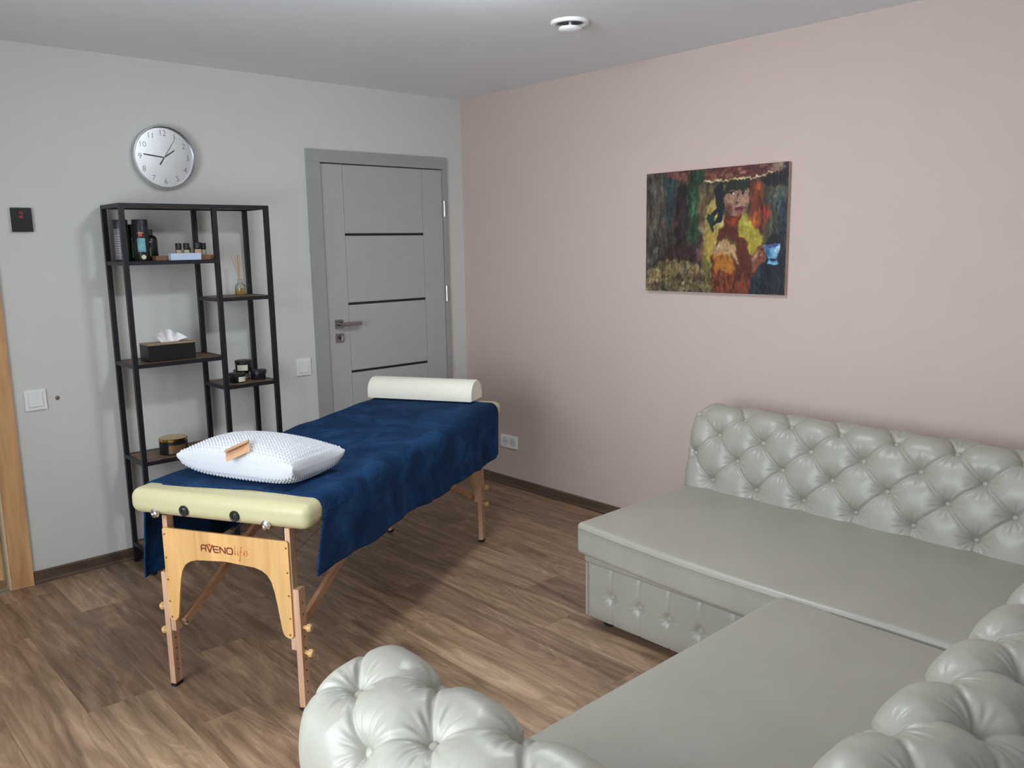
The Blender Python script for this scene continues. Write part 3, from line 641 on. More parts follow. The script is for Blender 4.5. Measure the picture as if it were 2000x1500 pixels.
# ------------------------------------------------------------------ blanket
na, nt = 260, 240
sH = Wt + .009; zt = .7435; rr = .045
q = np.linspace(0, 1, nt); A = np.linspace(0, 1, na)
hemR = lambda a: .490 + .012 * np.sin(a * 3.1 + .3) + .006 * np.sin(a * 11)
hemL = lambda a: .372 + .03 * np.sin(a * 2.4)
P = np.zeros((na, nt, 3)); UVb = np.zeros((na, nt, 2))
for i, tt in enumerate(A):
    a_top = .085 + tt * (1.752 - .085)
    zl, zr = float(hemL(a_top)), float(hemR(a_top))
    dl, dr_ = (zt - rr) - zl, (zt - rr) - zr; arc = PI / 2 * rr; top = 2 * (sH - rr); tot = dl + arc + top + arc + dr_
    for j, qq in enumerate(q * tot):
        if qq < dl: s_, z_, h = -sH, zl + qq, (dl - qq)
        elif qq < dl + arc:
            th_ = (qq - dl) / rr; s_, z_, h = -sH + rr - rr * math.cos(th_), zt - rr + rr * math.sin(th_), 0
        elif qq < dl + arc + top: s_, z_, h = -sH + rr + (qq - dl - arc), zt, 0
        elif qq < dl + 2 * arc + top:
            th_ = (qq - dl - arc - top) / rr; s_, z_, h = sH - rr + rr * math.sin(th_), zt - rr + rr * math.cos(th_), 0
        else: s_, z_, h = sH, zt - rr - (qq - dl - 2 * arc - top), qq - dl - 2 * arc - top
        a_ = a_top
        if h > 0:
            d0 = h / .22; sg = 1 if s_ > 0 else -1
            wv = .5 * math.sin(2 * PI * a_ / .46 + 1.2 + sg) + .35 * math.sin(2 * PI * a_ / .21 + 2.1 * sg) + .2 * math.sin(2 * PI * a_ / .12 + h * 8)
            s_ += sg * (min(d0, 1.2) * (.014 + .013 * wv) + .002)
            if sg > 0: a_ += (-.075 * (1 - tt) ** 6 * min(1, d0) + .0 * tt) - .012 * min(1, d0) * math.sin(PI * min(1, d0)) * (1 - tt) ** 8
            if sg > 0: a_ -= .05 * tt ** 8 * min(1, d0)
        else:
            e_ = abs(s_) / sH
            z_ += .0014 * math.sin(a_ * 23 + s_ * 9) + .0012 * math.sin(s_ * 31 - a_ * 13) + .0022 * max(0, math.sin(a_ * 6 + s_ * 14)) ** 6
            if tt < .02 and e_ < .75: a_ += .012 * math.sin(s_ * 9 + .6)
        P[i, j] = (a_, -s_, z_); UVb[i, j] = (a_, qq - dl - arc - top / 2)
bl = grid_obj('blanket', P, 'blanket', None, UVb); bl.location = TM; bl.rotation_euler = (0, 0, TR)
tag(bl, 'navy blue textured plush blanket spread over the massage table', 'blanket')
md = bl.modifiers.new('thickness', 'SOLIDIFY'); md.thickness = .006; md.offset = 1.0
# ------------------------------------------------------------------ bolster
prof = [(-.078, 0), (-.080, .012), (-.078, .045), (-.066, .074), (-.042, .095), (-.012, .104), (.018, .102), (.046, .088), (.066, .064), (.077, .034), (.079, .010), (.076, 0)]
m_ = MB(); n = len(prof)
rings = []
for s_, k in ((-.345, .93), (-.341, .975), (-.334, 1), (.236, 1), (.243, .975), (.247, .93)):
    rings.append([(1.762 + p * k, -s_, .7525 + max(0, z_ * k + (1 - k) * .05 if z_ > 0 else (1 - k) * .03)) for p, z_ in prof])
vs = [p for r_ in rings for p in r_]; fs = [tuple(range(n)), tuple(range((len(rings) - 1) * n, len(rings) * n))]
for i in range(len(rings) - 1):
    for k in range(n): fs.append((i * n + k, i * n + (k + 1) % n, (i + 1) * n + (k + 1) % n, (i + 1) * n + k))
m_.add(vs, fs); bo = m_.build('bolster', 'bolster', None, True); bo.location = TM; bo.rotation_euler = (0, 0, TR)
tag(bo, 'ivory half-round bolster lying across the far end of the blanket', 'bolster')
# ------------------------------------------------------------------ pillow
n1, n2 = 330, 200; La, Lb, Th = .53, .285, .076
U, V = np.meshgrid(np.linspace(-1, 1, n1), np.linspace(-1, 1, n2), indexing='ij')
prof_ = np.clip((1 - U ** 2), 0, 1) ** .36 * np.clip((1 - V ** 2), 0, 1) ** .36
pin = 1 - .05 * (1 - V ** 2) * 0 - .0
xx = U * La / 2 * (1 - .075 * (1 - V ** 2) * np.abs(U) ** 3 * -0.0 - .06 * np.abs(U) ** 4 * (1 - V ** 2)); yy = V * Lb / 2 * (1 - .08 * np.abs(V) ** 4 * (1 - U ** 2))
bumps = 1.35 * np.abs(np.sin(PI * xx / .0150)) ** .9 * np.abs(np.sin(PI * yy / .0125)) ** .9 * np.clip(np.minimum(1 - np.abs(U), (1 - np.abs(V)) * .55) * 30, 0, 1)
top = Th * prof_ + .0062 * bumps; bot = -Th * .80 * prof_ - .0062 * bumps
prb = np.clip((1 - U ** 2), 0, 1) ** .30 * np.clip((1 - V ** 2), 0, 1) ** .30; bot = np.maximum(-Th * .9 * prb - .0062 * bumps, -Th * .70)
cl = np.abs(U) ** 5 * np.abs(V) ** 5; top = top + .016 * cl; bot = bot + .016 * cl
Pt = np.stack([xx, yy, top], -1); Pb = np.stack([xx, yy, bot], -1)
pe = empty('throw_pillow', (0, 0, 0), label='white knobbly chenille throw pillow on the blanket', cat='pillow')
Pall = np.concatenate([Pt, Pb[:, ::-1]], 1)
po_ = grid_obj('cover', Pall, 'chenille', pe)
ca, sa = .284, -.010
c_w = Vector(TM) + Vector((math.cos(TR) * ca + math.sin(TR) * sa, math.sin(TR) * ca - math.cos(TR) * sa, 0))
pe.location = (c_w.x, c_w.y, .749 + Th * .70); pe.rotation_euler = (math.radians(0), math.radians(0), TR - PI / 2 + math.radians(-7))
# folded card tag on the near slope of the pillow (local x = long axis, y = short axis)
bmv = []
def surf(u_, v_): 
    p_ = (max(0, 1 - (u_ * 2 / La) ** 2) ** .36) * (max(0, 1 - (v_ * 2 / Lb) ** 2) ** .36); return Th * p_ + .006
tg_ = empty('price_tag', (0, 0, 0), label='folded brown card tag lying on the white pillow', cat='tag')
tg_.location = pe.matrix_world.translation
bpy.context.view_layer.update(); tg_.matrix_world = pe.matrix_world.copy()
ex_, n_ = Vector((1, 0, 0)), Vector((0, -.62, .785)); ey_ = n_.cross(ex_); tc_ = Vector((.016, -.128, .060)); ang_ = math.radians(38)
e1 = ex_ * math.cos(ang_) + ey_ * math.sin(ang_); e2 = -ex_ * math.sin(ang_) + ey_ * math.cos(ang_)
def leaf(name, org, a, b, w_, h, t_=.0009):
    nn = a.cross(b).normalized() * t_; p = [org - a * w_ / 2, org + a * w_ / 2, org + a * w_ / 2 + b * h, org - a * w_ / 2 + b * h]
    MB().add([q_ for q_ in p] + [q_ + nn for q_ in p], [(3, 2, 1, 0), (4, 5, 6, 7), (0, 1, 5, 4), (1, 2, 6, 5), (2, 3, 7, 6), (3, 0, 4, 7)]).build(name, 'kraft', tg_)
hinge = tc_ + e2 * .022
leaf('lower_leaf', hinge, e1, -e2, .088, .060)
leaf('upper_leaf', hinge + n_ * .0015, e1, (-e2 * .90 + n_ * .42).normalized(), .088, .032)
# ------------------------------------------------------------------ painting
PYa, PYb, PZ0, PZ1 = -1.520, -2.313, 1.291, 1.882
pw, ph = PYa - PYb, PZ1 - PZ0
src = np.array([(125, 210), (1560, 75), (1515, 1430), (112, 1380)], float); dst = np.array([(0, 1), (1, 1), (1, 0), (0, 0)], float)
Am = []
for (x_, y_), (u_, v_) in zip(src, dst):
    Am.append([x_, y_, 1, 0, 0, 0, -u_ * x_, -u_ * y_]); Am.append([0, 0, 0, x_, y_, 1, -v_ * x_, -v_ * y_])
hh_ = np.append(np.linalg.solve(np.array(Am), dst.reshape(-1)), 1).reshape(3, 3)
def hm(pts):
    p_ = np.c_[np.array(pts, float), np.ones(len(pts))] @ hh_.T; return p_[:, :2] / p_[:, 2:]
gw, gh = 440, 328
GU, GV = np.meshgrid(np.linspace(0, 1, gw), np.linspace(0, 1, gh), indexing='ij')
def vnoise(sx, sy, seed):
    g = np.random.default_rng(seed).random((sx + 3, sy + 3)); X_, Y_ = GU * sx, GV * sy; i, j = X_.astype(int), Y_.astype(int); fx, fy = X_ - i, Y_ - j
    fx = fx * fx * (3 - 2 * fx); fy = fy * fy * (3 - 2 * fy)
    return (g[i, j] * (1 - fx) + g[i + 1, j] * fx) * (1 - fy) + (g[i, j + 1] * (1 - fx) + g[i + 1, j + 1] * fx) * fy
WXn = (vnoise(30, 22, 1) - .5) * .020 + (vnoise(90, 70, 2) - .5) * .010; WYn = (vnoise(30, 22, 3) - .5) * .020 + (vnoise(90, 70, 4) - .5) * .010
SU, SV = GU + WXn, GV + WYn
def inpoly(pts, wob=1.):
    p_ = hm(pts); X_ = GU + WXn * wob; Y_ = GV + WYn * wob; ins = np.zeros_like(GU, bool); n = len(p_)
    for k in range(n):
        (x0, y0), (x1, y1) = p_[k], p_[(k + 1) % n]
        if abs(y1 - y0) < 1e-9: continue
        c = ((y0 > Y_) != (y1 > Y_)) & (X_ < (x1 - x0) * (Y_ - y0) / (y1 - y0) + x0); ins ^= c
    return ins.astype(float)
def blur(m_, k=2):
    for _ in range(k):
        m_ = (m_ + np.roll(m_, 1, 0) + np.roll(m_, -1, 0)) / 3; m_ = (m_ + np.roll(m_, 1, 1) + np.roll(m_, -1, 1)) / 3
    return m_
def ell(c, rx, ry, ang=0, soft=.15):
    cpt = hm([c])[0]; sx = rx / 1420; sy = ry / 1200; du_, dv_ = (SU - cpt[0]), (SV - cpt[1]); ca_, sa_ = math.cos(ang), math.sin(ang)
    q_ = np.sqrt(((du_ * ca_ + dv_ * sa_) / sx) ** 2 + ((-du_ * sa_ + dv_ * ca_) / sy) ** 2); return np.clip((1 - q_) / soft, 0, 1)
img = np.zeros((gw, gh, 3))
def lay(m_, col, a=1.): 
    global img
    m_ = (np.clip(m_, 0, 1) * a)[..., None]; img = img * (1 - m_) + np.array(col, float) / 255 * m_
vert = vnoise(70, 9, 5); vert2 = vnoise(130, 14, 6); hor = vnoise(16, 90, 7); iso = vnoise(60, 44, 8); big = vnoise(9, 7, 9)
lay(np.ones_like(GU), (66, 58, 52)); lay(vert > .62, (92, 78, 68), .55); lay(vert2 > .66, (44, 56, 56), .6); lay(big > .62, (58, 40, 34), .5); lay(vert2 < .3, (36, 32, 34), .55)
L_ = blur(inpoly([(125, 210), (330, 190), (330, 830), (260, 1010), (112, 1180)]), 4); lay(L_, (82, 74, 66), .5); lay(L_ * (vert > .5), (108, 92, 80), .4); lay(L_ * (iso > .66), (58, 74, 74), .5)
lay(blur(inpoly([(420, 320), (540, 320), (540, 860), (400, 1000), (430, 700)]), 4), (36, 28, 32), .8)
lay(blur(inpoly([(300, 250), (420, 260), (400, 560), (340, 840), (310, 560)]), 4), (34, 58, 62), .7)
lay(blur(inpoly([(540, 190), (720, 170), (690, 300), (640, 560), (660, 760), (600, 940), (545, 900), (530, 600)]), 3), (36, 68, 44), .75)
lay(blur(inpoly([(550, 200), (600, 200), (610, 560), (600, 700), (560, 640)]), 2) * (vert2 > .45), (74, 118, 80), .6)
lay(blur(inpoly([(320, 210), (560, 185), (540, 270), (340, 270)]), 4), (124, 70, 62), .7)
lay(blur(inpoly([(640, 300), (830, 290), (830, 480), (760, 560), (700, 820), (640, 760), (650, 500)]), 5), (112, 92, 62), .7)
pth = blur(inpoly([(112, 1380), (112, 1190), (330, 1060), (560, 1080), (680, 1150), (780, 1400)]), 3)
lay(pth, (98, 80, 56), .95); lay(pth * (hor > .55), (142, 118, 78), .6); lay(pth * (hor < .35), (68, 54, 42), .8); lay(pth * (iso > .68), (132, 148, 118), .5)
lay(blur(inpoly([(330, 1060), (300, 960), (540, 930), (640, 1040), (600, 1100)]), 4), (58, 36, 34), .8)
lay(blur(inpoly([(610, 880), (690, 860), (700, 1110), (640, 1080)]), 3), (104, 70, 66), .7)
# right side
lay(blur(inpoly([(1160, 270), (1560, 180), (1520, 1430), (1150, 1430), (1260, 800)]), 4), (66, 60, 50), .95)
R_ = blur(inpoly([(1350, 330), (1550, 330), (1540, 840), (1320, 840)]), 4); lay(R_ * (iso > .4), (44, 62, 52), .8); lay(R_ * (vert2 > .6), (88, 102, 116), .7); lay(R_ * (big > .5), (98, 84, 52), .4)
lay(blur(inpoly([(1460, 480), (1540, 480), (1530, 840), (1450, 830)]), 4), (34, 48, 70), .7)
lay(blur(inpoly([(1160, 270), (1285, 280), (1300, 520), (1380, 560), (1340, 690), (1250, 820), (1170, 740), (1180, 520)]), 3), (110, 50, 32), .95)
lay(blur(inpoly([(1180, 280), (1270, 290), (1250, 420), (1190, 420)]), 3), (146, 76, 36), .6); lay(ell((1230, 680), 70, 110, 0, .6), (158, 84, 36), .6); lay(ell((1340, 590), 50, 70, 0, .6), (164, 48, 36), .8)
lay(blur(inpoly([(1270, 260), (1400, 200), (1560, 140), (1545, 320), (1420, 340), (1290, 320)]), 2), (24, 22, 28))
lay(blur(inpoly([(1340, 830), (1530, 780), (1520, 1430), (1140, 1430), (1220, 1150), (1320, 1000)]), 3), (26, 32, 42), .97)
lay(blur(inpoly([(1180, 1150), (1300, 1120), (1280, 1400), (1150, 1420)]), 5) * (iso > .4), (30, 62, 74), .7)
# brush strokes drag the paint about
bi = np.arange(gw)[:, None] + np.round((vnoise(150, 40, 21) - .5) * 8 + (vnoise(40, 30, 22) - .5) * 7); bj = np.arange(gh)[None] + np.round((vnoise(110, 26, 23) - .5) * 11 + (vnoise(40, 30, 24) - .5) * 7)
bi = np.clip(bi, 0, gw - 1).astype(int); bj = np.clip(bj, 0, gh - 1).astype(int); img = img[bi, bj]
for c in range(3): img[..., c] = .35 * img[..., c] + .65 * blur(img[..., c], 2)
img *= (1 + (vnoise(90, 12, 41) - .5) * .55 + (vnoise(26, 18, 42) - .5) * .45)[..., None]; img = np.clip(img, 0, 1)
# awning
aw = blur(inpoly([(715, 165), (1570, 60), (1550, 130), (1420, 190), (1200, 240), (980, 262), (715, 275)]), 1); lay(aw, (96, 50, 46)); lay(aw * (hor > .5), (70, 36, 38), .7); lay(aw * (iso > .7), (150, 116, 84), .6)
lay(blur(inpoly([(1380, 90), (1500, 80), (1540, 130), (1430, 180), (1360, 150)]), 2), (148, 128, 106), .7); lay(blur(inpoly([(1500, 70), (1570, 60), (1560, 130), (1500, 120)]), 2), (34, 40, 52), .9)
lay(inpoly([(700, 268), (980, 248), (1200, 228), (1400, 172), (1420, 186), (1210, 246), (990, 270), (705, 284)], .5), (206, 184, 142)); lay(ell((1100, 180), 44, 16, .2, .5), (190, 140, 130), .8)
# glow
lay(blur(inpoly([(705, 760), (740, 520), (800, 440), (840, 470), (910, 560), (905, 660), (860, 800), (800, 980), (770, 1120), (700, 1080)]), 4), (178, 156, 84), .85)
lay(blur(inpoly([(690, 780), (790, 760), (790, 1000), (760, 1380), (700, 1250), (680, 1000)]), 6) * (vert > .3), (166, 140, 60), .75); lay(ell((790, 850), 50, 80, 0, .7), (196, 164, 62), .6); lay(ell((860, 660), 40, 90, 0, .6), (226, 208, 140), .8)
lay(blur(inpoly([(680, 1000), (760, 1100), (770, 1380), (700, 1200)]), 4), (84, 82, 38), .6)
lay(blur(inpoly([(1050, 640), (1120, 590), (1220, 760), (1310, 830), (1300, 890), (1190, 1030), (1120, 900), (1050, 780)]), 3), (164, 150, 54), .95); lay(ell((1130, 700), 40, 90, .4, .7), (206, 196, 90), .7); lay(ell((1170, 920), 40, 80, .3, .8), (186, 160, 42), .7)
# body
lay(blur(inpoly([(925, 590), (1085, 640), (1050, 700), (1050, 790), (1130, 900), (1190, 1060), (1240, 1180), (1170, 1280), (1160, 1430), (780, 1400), (775, 1080), (830, 900), (880, 740)]), 1), (90, 42, 30)); lay(ell((990, 690), 60, 60, 0, .8), (160, 62, 36), .8); lay(ell((980, 780), 90, 50, 0, .8), (70, 36, 26), .8)
lay(blur(inpoly([(800, 980), (860, 890), (930, 860), (1000, 920), (1040, 1010), (1050, 1130), (990, 1060), (900, 1010), (800, 1040)]), 3), (186, 150, 108), .9)
lay(blur(inpoly([(795, 1030), (900, 1000), (990, 1060), (1020, 1180), (960, 1230), (880, 1180), (800, 1200)]), 4), (170, 108, 40), .9); lay(ell((860, 930), 40, 30, .6, .8), (222, 190, 150), .8)
lay(blur(inpoly([(910, 840), (960, 840), (1040, 930), (1040, 980), (980, 900)]), 2), (84, 84, 40), .8); lay(blur(inpoly([(950, 1000), (970, 1000), (1030, 1090), (1040, 1140), (1000, 1080)]), 1), (66, 56, 36), .7)
bb = blur(inpoly([(785, 1190), (1000, 1210), (1180, 1180), (1160, 1430), (785, 1400)]), 4); lay(bb * (vert2 > .45), (130, 66, 40), .7); lay(bb * (vert2 < .4), (74, 32, 30), .7)
# brush strokes drag the paint about
bi = np.arange(gw)[:, None] + np.round((vnoise(150, 40, 31) - .5) * 5 + (vnoise(40, 30, 32) - .5) * 5); bj = np.arange(gh)[None] + np.round((vnoise(110, 26, 33) - .5) * 7 + (vnoise(40, 30, 34) - .5) * 5)
bi = np.clip(bi, 0, gw - 1).astype(int); bj = np.clip(bj, 0, gh - 1).astype(int); img = img[bi, bj]
for c in range(3): img[..., c] = .35 * img[..., c] + .65 * blur(img[..., c], 2)
# scarf and hair
lay(blur(inpoly([(815, 310), (890, 285), (925, 400), (910, 520), (900, 600), (860, 690), (800, 730), (780, 805), (770, 740), (735, 660), (765, 600), (830, 540), (820, 420)]), 1), (26, 32, 42)); lay(blur(inpoly([(790, 650), (835, 590), (830, 640), (800, 690)], .5), 1), (206, 180, 92), .9)
lay(blur(inpoly([(740, 650), (770, 600), (800, 640), (785, 760)]), 1), (24, 70, 56), .7)
lay(blur(inpoly([(880, 420), (900, 330), (980, 270), (1165, 275), (1160, 370), (1040, 360), (960, 390), (905, 450)]), 1), (38, 42, 30)); lay(blur(inpoly([(885, 380), (900, 310), (940, 300), (910, 380)]), 2), (120, 108, 40), .7)
# face
lay(blur(inpoly([(905, 450), (960, 385), (1060, 355), (1145, 360), (1160, 470), (1125, 590), (1080, 640), (1030, 645), (950, 600), (915, 530)]), 1), (150, 112, 92)); lay(ell((950, 540), 50, 90, .2, .8), (94, 54, 44), .8); lay(ell((1110, 470), 40, 70, 0, .9), (184, 146, 124), .6); lay(ell((970, 470), 40, 40, 0, .9), (178, 140, 116), .6); lay(ell((1060, 620), 60, 26, 0, .8), (120, 66, 56), .7); lay(ell((1140, 560), 26, 80, .2, .8), (92, 62, 52), .7)
lay(ell((985, 408), 34, 16, .15, .4), (204, 192, 180)); lay(ell((1108, 388), 30, 14, .15, .4), (196, 182, 170)); lay(ell((975, 406), 14, 17, 0, .3), (30, 26, 28)); lay(ell((1098, 388), 14, 16, 0, .3), (30, 28, 28))
lay(blur(inpoly([(940, 395), (1000, 375), (1030, 395), (1000, 388), (950, 405)], .3), 1), (44, 30, 28)); lay(blur(inpoly([(1070, 375), (1120, 355), (1145, 368), (1110, 370)], .3), 1), (44, 30, 28))
lay(blur(inpoly([(1040, 400), (1056, 400), (1056, 470), (1040, 490)], .3), 1), (86, 52, 46), .9); lay(ell((1048, 488), 28, 12, 0, .5), (74, 40, 38)); lay(ell((1060, 455), 12, 40, 0, .7), (206, 172, 150), .7)
lay(ell((1060, 545), 56, 26, .1, .3), (104, 50, 62)); lay(ell((1062, 580), 46, 22, .05, .4), (126, 70, 78)); lay(ell((1060, 556), 50, 7, .1, .5), (48, 22, 30)); lay(ell((1050, 520), 50, 12, .2, .6), (198, 152, 150), .7)
# hand and cup
lay(blur(inpoly([(1170, 1060), (1240, 940), (1290, 905), (1330, 930), (1335, 1060), (1250, 1140), (1190, 1200)]), 1), (124, 74, 56)); lay(ell((1215, 1030), 24, 70, -.4, .7), (196, 150, 122), .8); lay(ell((1290, 960), 30, 16, .3, .6), (84, 44, 36)); lay(ell((1280, 1020), 34, 14, .3, .6), (156, 104, 82)); lay(ell((1280, 1055), 34, 12, .3, .6), (90, 48, 40))
cup = inpoly([(1302, 918), (1476, 910), (1462, 985), (1430, 1062), (1456, 1110), (1400, 1122), (1335, 1112), (1358, 1070), (1330, 1010)], .2); cup = blur(cup, 1); lay(cup, (92, 146, 184)); lay(cup * ell((1440, 960), 40, 110, -.15, .8), (170, 210, 226)); lay(cup * ell((1350, 990), 30, 90, .1, .8), (52, 96, 136)); lay(cup * ell((1400, 1068), 40, 16, 0, .6), (24, 44, 66)); lay(ell((1388, 925), 78, 14, .03, .4), (78, 84, 140)); lay(cup * ell((1400, 1108), 50, 14, 0, .6), (130, 196, 222))
img *= (1 + ((vnoise(180, 120, 11) - .5) * .16 + (vnoise(60, 44, 12) - .5) * .26 + (vnoise(130, 30, 14) - .5) * .18))[..., None]
img = np.clip(img * .93, 0, 1) ** 2.2
pt = empty('painting', (-.001, (PYa + PYb) / 2, PZ0), label='unframed oil painting of a woman holding a blue cup', cat='painting')
Pp = np.zeros((gw, gh, 3)); edge = .0035
relief = (vnoise(180, 60, 13) - .5) * .0005
Pp[..., 0] = -.0228 + relief; Pp[..., 1] = pw / 2 - GU * pw; Pp[..., 2] = GV * ph
po2 = grid_obj('painted_face', Pp, 'oil_paint', pt, flip=True)
ca_ = po2.data.color_attributes.new('paint', 'FLOAT_COLOR', 'POINT'); ca_.data.foreach_set('color', np.concatenate([img, np.ones((gw, gh, 1))], -1).reshape(-1).astype(np.float32))
MB().box(-.0222, 0, -pw / 2, pw / 2, 0, ph, .001).build('canvas', 'canvas', pt)

# ------------------------------------------------------------------ sofa
sf = empty('corner_sofa', (-1.2, -3.1, 0), label='sage grey leather button-tufted corner sofa', cat='sofa')
sinv = Matrix.Translation((1.2, 3.1, 0))
def sfp(m_, name, smooth=True, mat='leather', **kw): o = m_.build(name, mat, sf, smooth, **kw); o.matrix_parent_inverse = sinv; return o
bt_src = MB().lathe([(0, -.006), (.0105, -.005), (.0115, -.001), (.010, .003), (.006, .0055), (0, .0062)], 16).build('button', 'leather', None, 'all'); BT = bt_src.data; bpy.data.objects.remove(bt_src)
def catmull(pts, per=24):
    p = np.array(pts, float); p = np.vstack([2 * p[0] - p[1], p, 2 * p[-1] - p[-2]]); out = []
    for i in range(1, len(p) - 2):
        for k in range(per):
            t_ = k / per; a, b, c, d_ = p[i - 1], p[i], p[i + 1], p[i + 2]
            out.append(.5 * ((2 * b) + (-a + c) * t_ + (2 * a - 5 * b + 4 * c - d_) * t_ ** 2 + (-a + 3 * b - 3 * c + d_) * t_ ** 3))
    out.append(p[-2]); return np.array(out)
PROF = [(.028, .10), (.028, .30), (.028, .50), (.034, .63), (.060, .712), (.112, .752), (.205, .757), (.243, .674), (.268, .580), (.286, .475), (.294, .385), (.298, .30)]
ROWI = [4, 5, 6, 7, 8, 9]; PER = 24
def tufted(name, L, p0, du, world, end0=True, end1=False, step=.0036, A=.039, B=.032, prof=PROF, rowi=ROWI, umin=.045):
    C_ = catmull(prof, PER); seg = np.linalg.norm(np.diff(C_, axis=0), axis=1); arc = np.r_[0, np.cumsum(seg)]
    rows = np.array([arc[i * PER] for i in rowi]); nv = int(arc[-1] / step); v = np.linspace(0, arc[-1], nv)
    D_ = np.interp(v, arc, C_[:, 0]); Z_ = np.interp(v, arc, C_[:, 1])
    k_ = np.ones(9) / 9
    tD, tZ = np.gradient(D_), np.gradient(Z_); nrm = np.stack([tZ * -1, tD], -1)   # rotate tangent
    nrm /= np.linalg.norm(nrm, axis=1)[:, None]
    # travelling up the outside, over the top and down the front: outward is to the left of travel
    for c in range(2): nrm[:, c] = np.convolve(np.pad(nrm[:, c], 8, 'edge'), np.ones(17) / 17, 'valid')
    nrm /= np.linalg.norm(nrm, axis=1)[:, None]
    nu = int(L / step); u = np.linspace(0, L, nu); Ug, Vg = np.meshgrid(u, v, indexing='ij')
    R_ = len(rows) - 1; rho = np.interp(v, rows, np.arange(R_ + 1)); rho_g = np.broadcast_to(rho, Ug.shape)
    drow = np.gradient(rows); dv = np.interp(v, rows, drow)
    uu = (Ug - p0) / du
    a_, b_ = uu + rho_g / 2, uu - rho_g / 2; gm = np.sqrt((1 / du) ** 2 + (.5 / dv) ** 2)[None]
    da, db = np.abs(a_ - np.round(a_)) / gm, np.abs(b_ - np.round(b_)) / gm; dist = np.minimum(da, db)
    lo, hi = Vg < rows[0], Vg > rows[-1]
    vf0 = np.abs(uu - np.round(uu)) * du; vfR = np.abs(uu + R_ / 2 - np.round(uu + R_ / 2)) * du
    dist = np.where(lo, vf0, np.where(hi, vfR, dist))
    # nearest button
    rbest = np.full(Ug.shape, 9.); th_b = np.zeros(Ug.shape); bid = np.zeros(Ug.shape)
    for r_ in range(R_ + 1):
        ph_ = (r_ % 2) / 2; k = np.round(uu - ph_); du_ = (uu - ph_ - k) * du; dv_ = Vg - rows[r_]; rr_ = np.hypot(du_, dv_)
        valid = ((k + ph_) * du + p0 > umin) & ((k + ph_) * du + p0 < L - umin)
        rr_ = np.where(valid, rr_, 9); m = rr_ < rbest; rbest = np.where(m, rr_, rbest); th_b = np.where(m, np.arctan2(dv_, du_), th_b); bid = np.where(m, r_ * 7.3 + k * 3.1, bid)
    dm = .060; x_ = np.clip(dist / dm, 0, 1); puff = 1 - (1 - x_) ** 2.0
    hf = B * (1 - np.exp(-(rbest / .032) ** 1.5)); h = hf + (A - B) * puff * (1 - np.exp(-(rbest / .05) ** 2)) - .0062 * np.exp(-(dist / .0056) ** 2) * np.clip(rbest / .02, 0, 1)
    wr = np.exp(-((rbest - .036) / .018) ** 2)
    h += .0013 * wr * np.sin(th_b * 13 + bid) + .0010 * wr * np.sin(th_b * 21 + bid * 2.3)
    h -= .012 * np.exp(-(rbest / .012) ** 2); h += .001
    fade = np.clip(Vg / max(rows[0] - .08, .05), 0, 1) ** 1.5; low = np.clip((arc[-1] - Vg) / .10, 0, 1)
    flat = .030; h = np.where(lo, flat * fade * .6 + (h - flat * .6) * np.clip((Vg - (rows[0] - .12)) / .12, 0, 1), h)
    ins = np.zeros(nu)
    rr = .085
    for flag, tt in ((end0, u), (end1, L - u)):
        if flag:
            q_ = np.clip(1 - tt / rr, 0, 1); ins = ins + (1 - np.sqrt(np.clip(1 - q_ ** 2, 0, 1)))
    keep = np.clip(1 - ins, 0, 1)[:, None]
    off = h * (.25 + .75 * keep) - ins[:, None] * .075 * np.clip((Vg - .05) / .3, 0, 1)
    Dg, Zg = D_[None] + off * nrm[None, :, 0], Z_[None] + off * nrm[None, :, 1]
    W = world(Ug, Dg, Zg); o = grid_obj(name, W, 'leather', sf); o.matrix_parent_inverse = sinv
    # buttons
    Wn = np.cross(np.gradient(W, axis=0), np.gradient(W, axis=1))
    btn = []
    for r_ in range(R_ + 1):
        k = -2
        while True:
            ub = (k + (r_ % 2) / 2) * du + p0; k += 1
            if ub > L - umin: break
            if ub < umin: continue
            i, j = int(round(ub / L * (nu - 1))), int(round(rows[r_] / arc[-1] * (nv - 1)))
            dd, zz_ = D_[j] + (off[i, j] + .006) * nrm[j, 0], Z_[j] + (off[i, j] + .006) * nrm[j, 1]
            p_ = world(np.array([[ub]]), np.array([[dd]]), np.array([[zz_]]))[0, 0]; p2 = world(np.array([[ub]]), np.array([[dd + nrm[j, 0] * .1]]), np.array([[zz_ + nrm[j, 1] * .1]]))[0, 0]
            q_ = Vector((0, 0, 1)).rotation_difference(Vector(p2 - p_).normalized())
            bo_ = inst(BT, 'button', o, (0, 0, 0)); bo_.matrix_parent_inverse = Matrix.Identity(4); bo_.location = p_; bo_.rotation_mode = 'QUATERNION'; bo_.rotation_quaternion = q_
    # end caps
    for flag, i in ((end0, 0), (end1, nu - 1)):
        if flag:
            ring = [tuple(p) for p in W[i, ::4]]; c = tuple(np.mean(np.array(ring), 0)); n = len(ring)
            e_ = MB().add(ring + [c], [(k, k + 1, n) for k in range(n - 1)] + [(n - 1, 0, n)]).build('end_panel', 'leather', o)
    return o
st3 = lambda *a: np.stack(np.broadcast_arrays(*a), -1)
PX, MY, AX = -.10, -3.985, -2.890
tufted('backrest', 1.95, .060, .22, lambda u, d_, z: st3(PX - d_, -2.03 - u, z), True, False)
tufted('backrest', 2.79, .196, .22, lambda u, d_, z: st3(AX + u, MY + d_, z), False, False, step=.0030)
tufted('armrest', 1.02, .218, .22, lambda u, d_, z: st3(AX + d_, -2.955 - u, z), True, False, step=.0025)
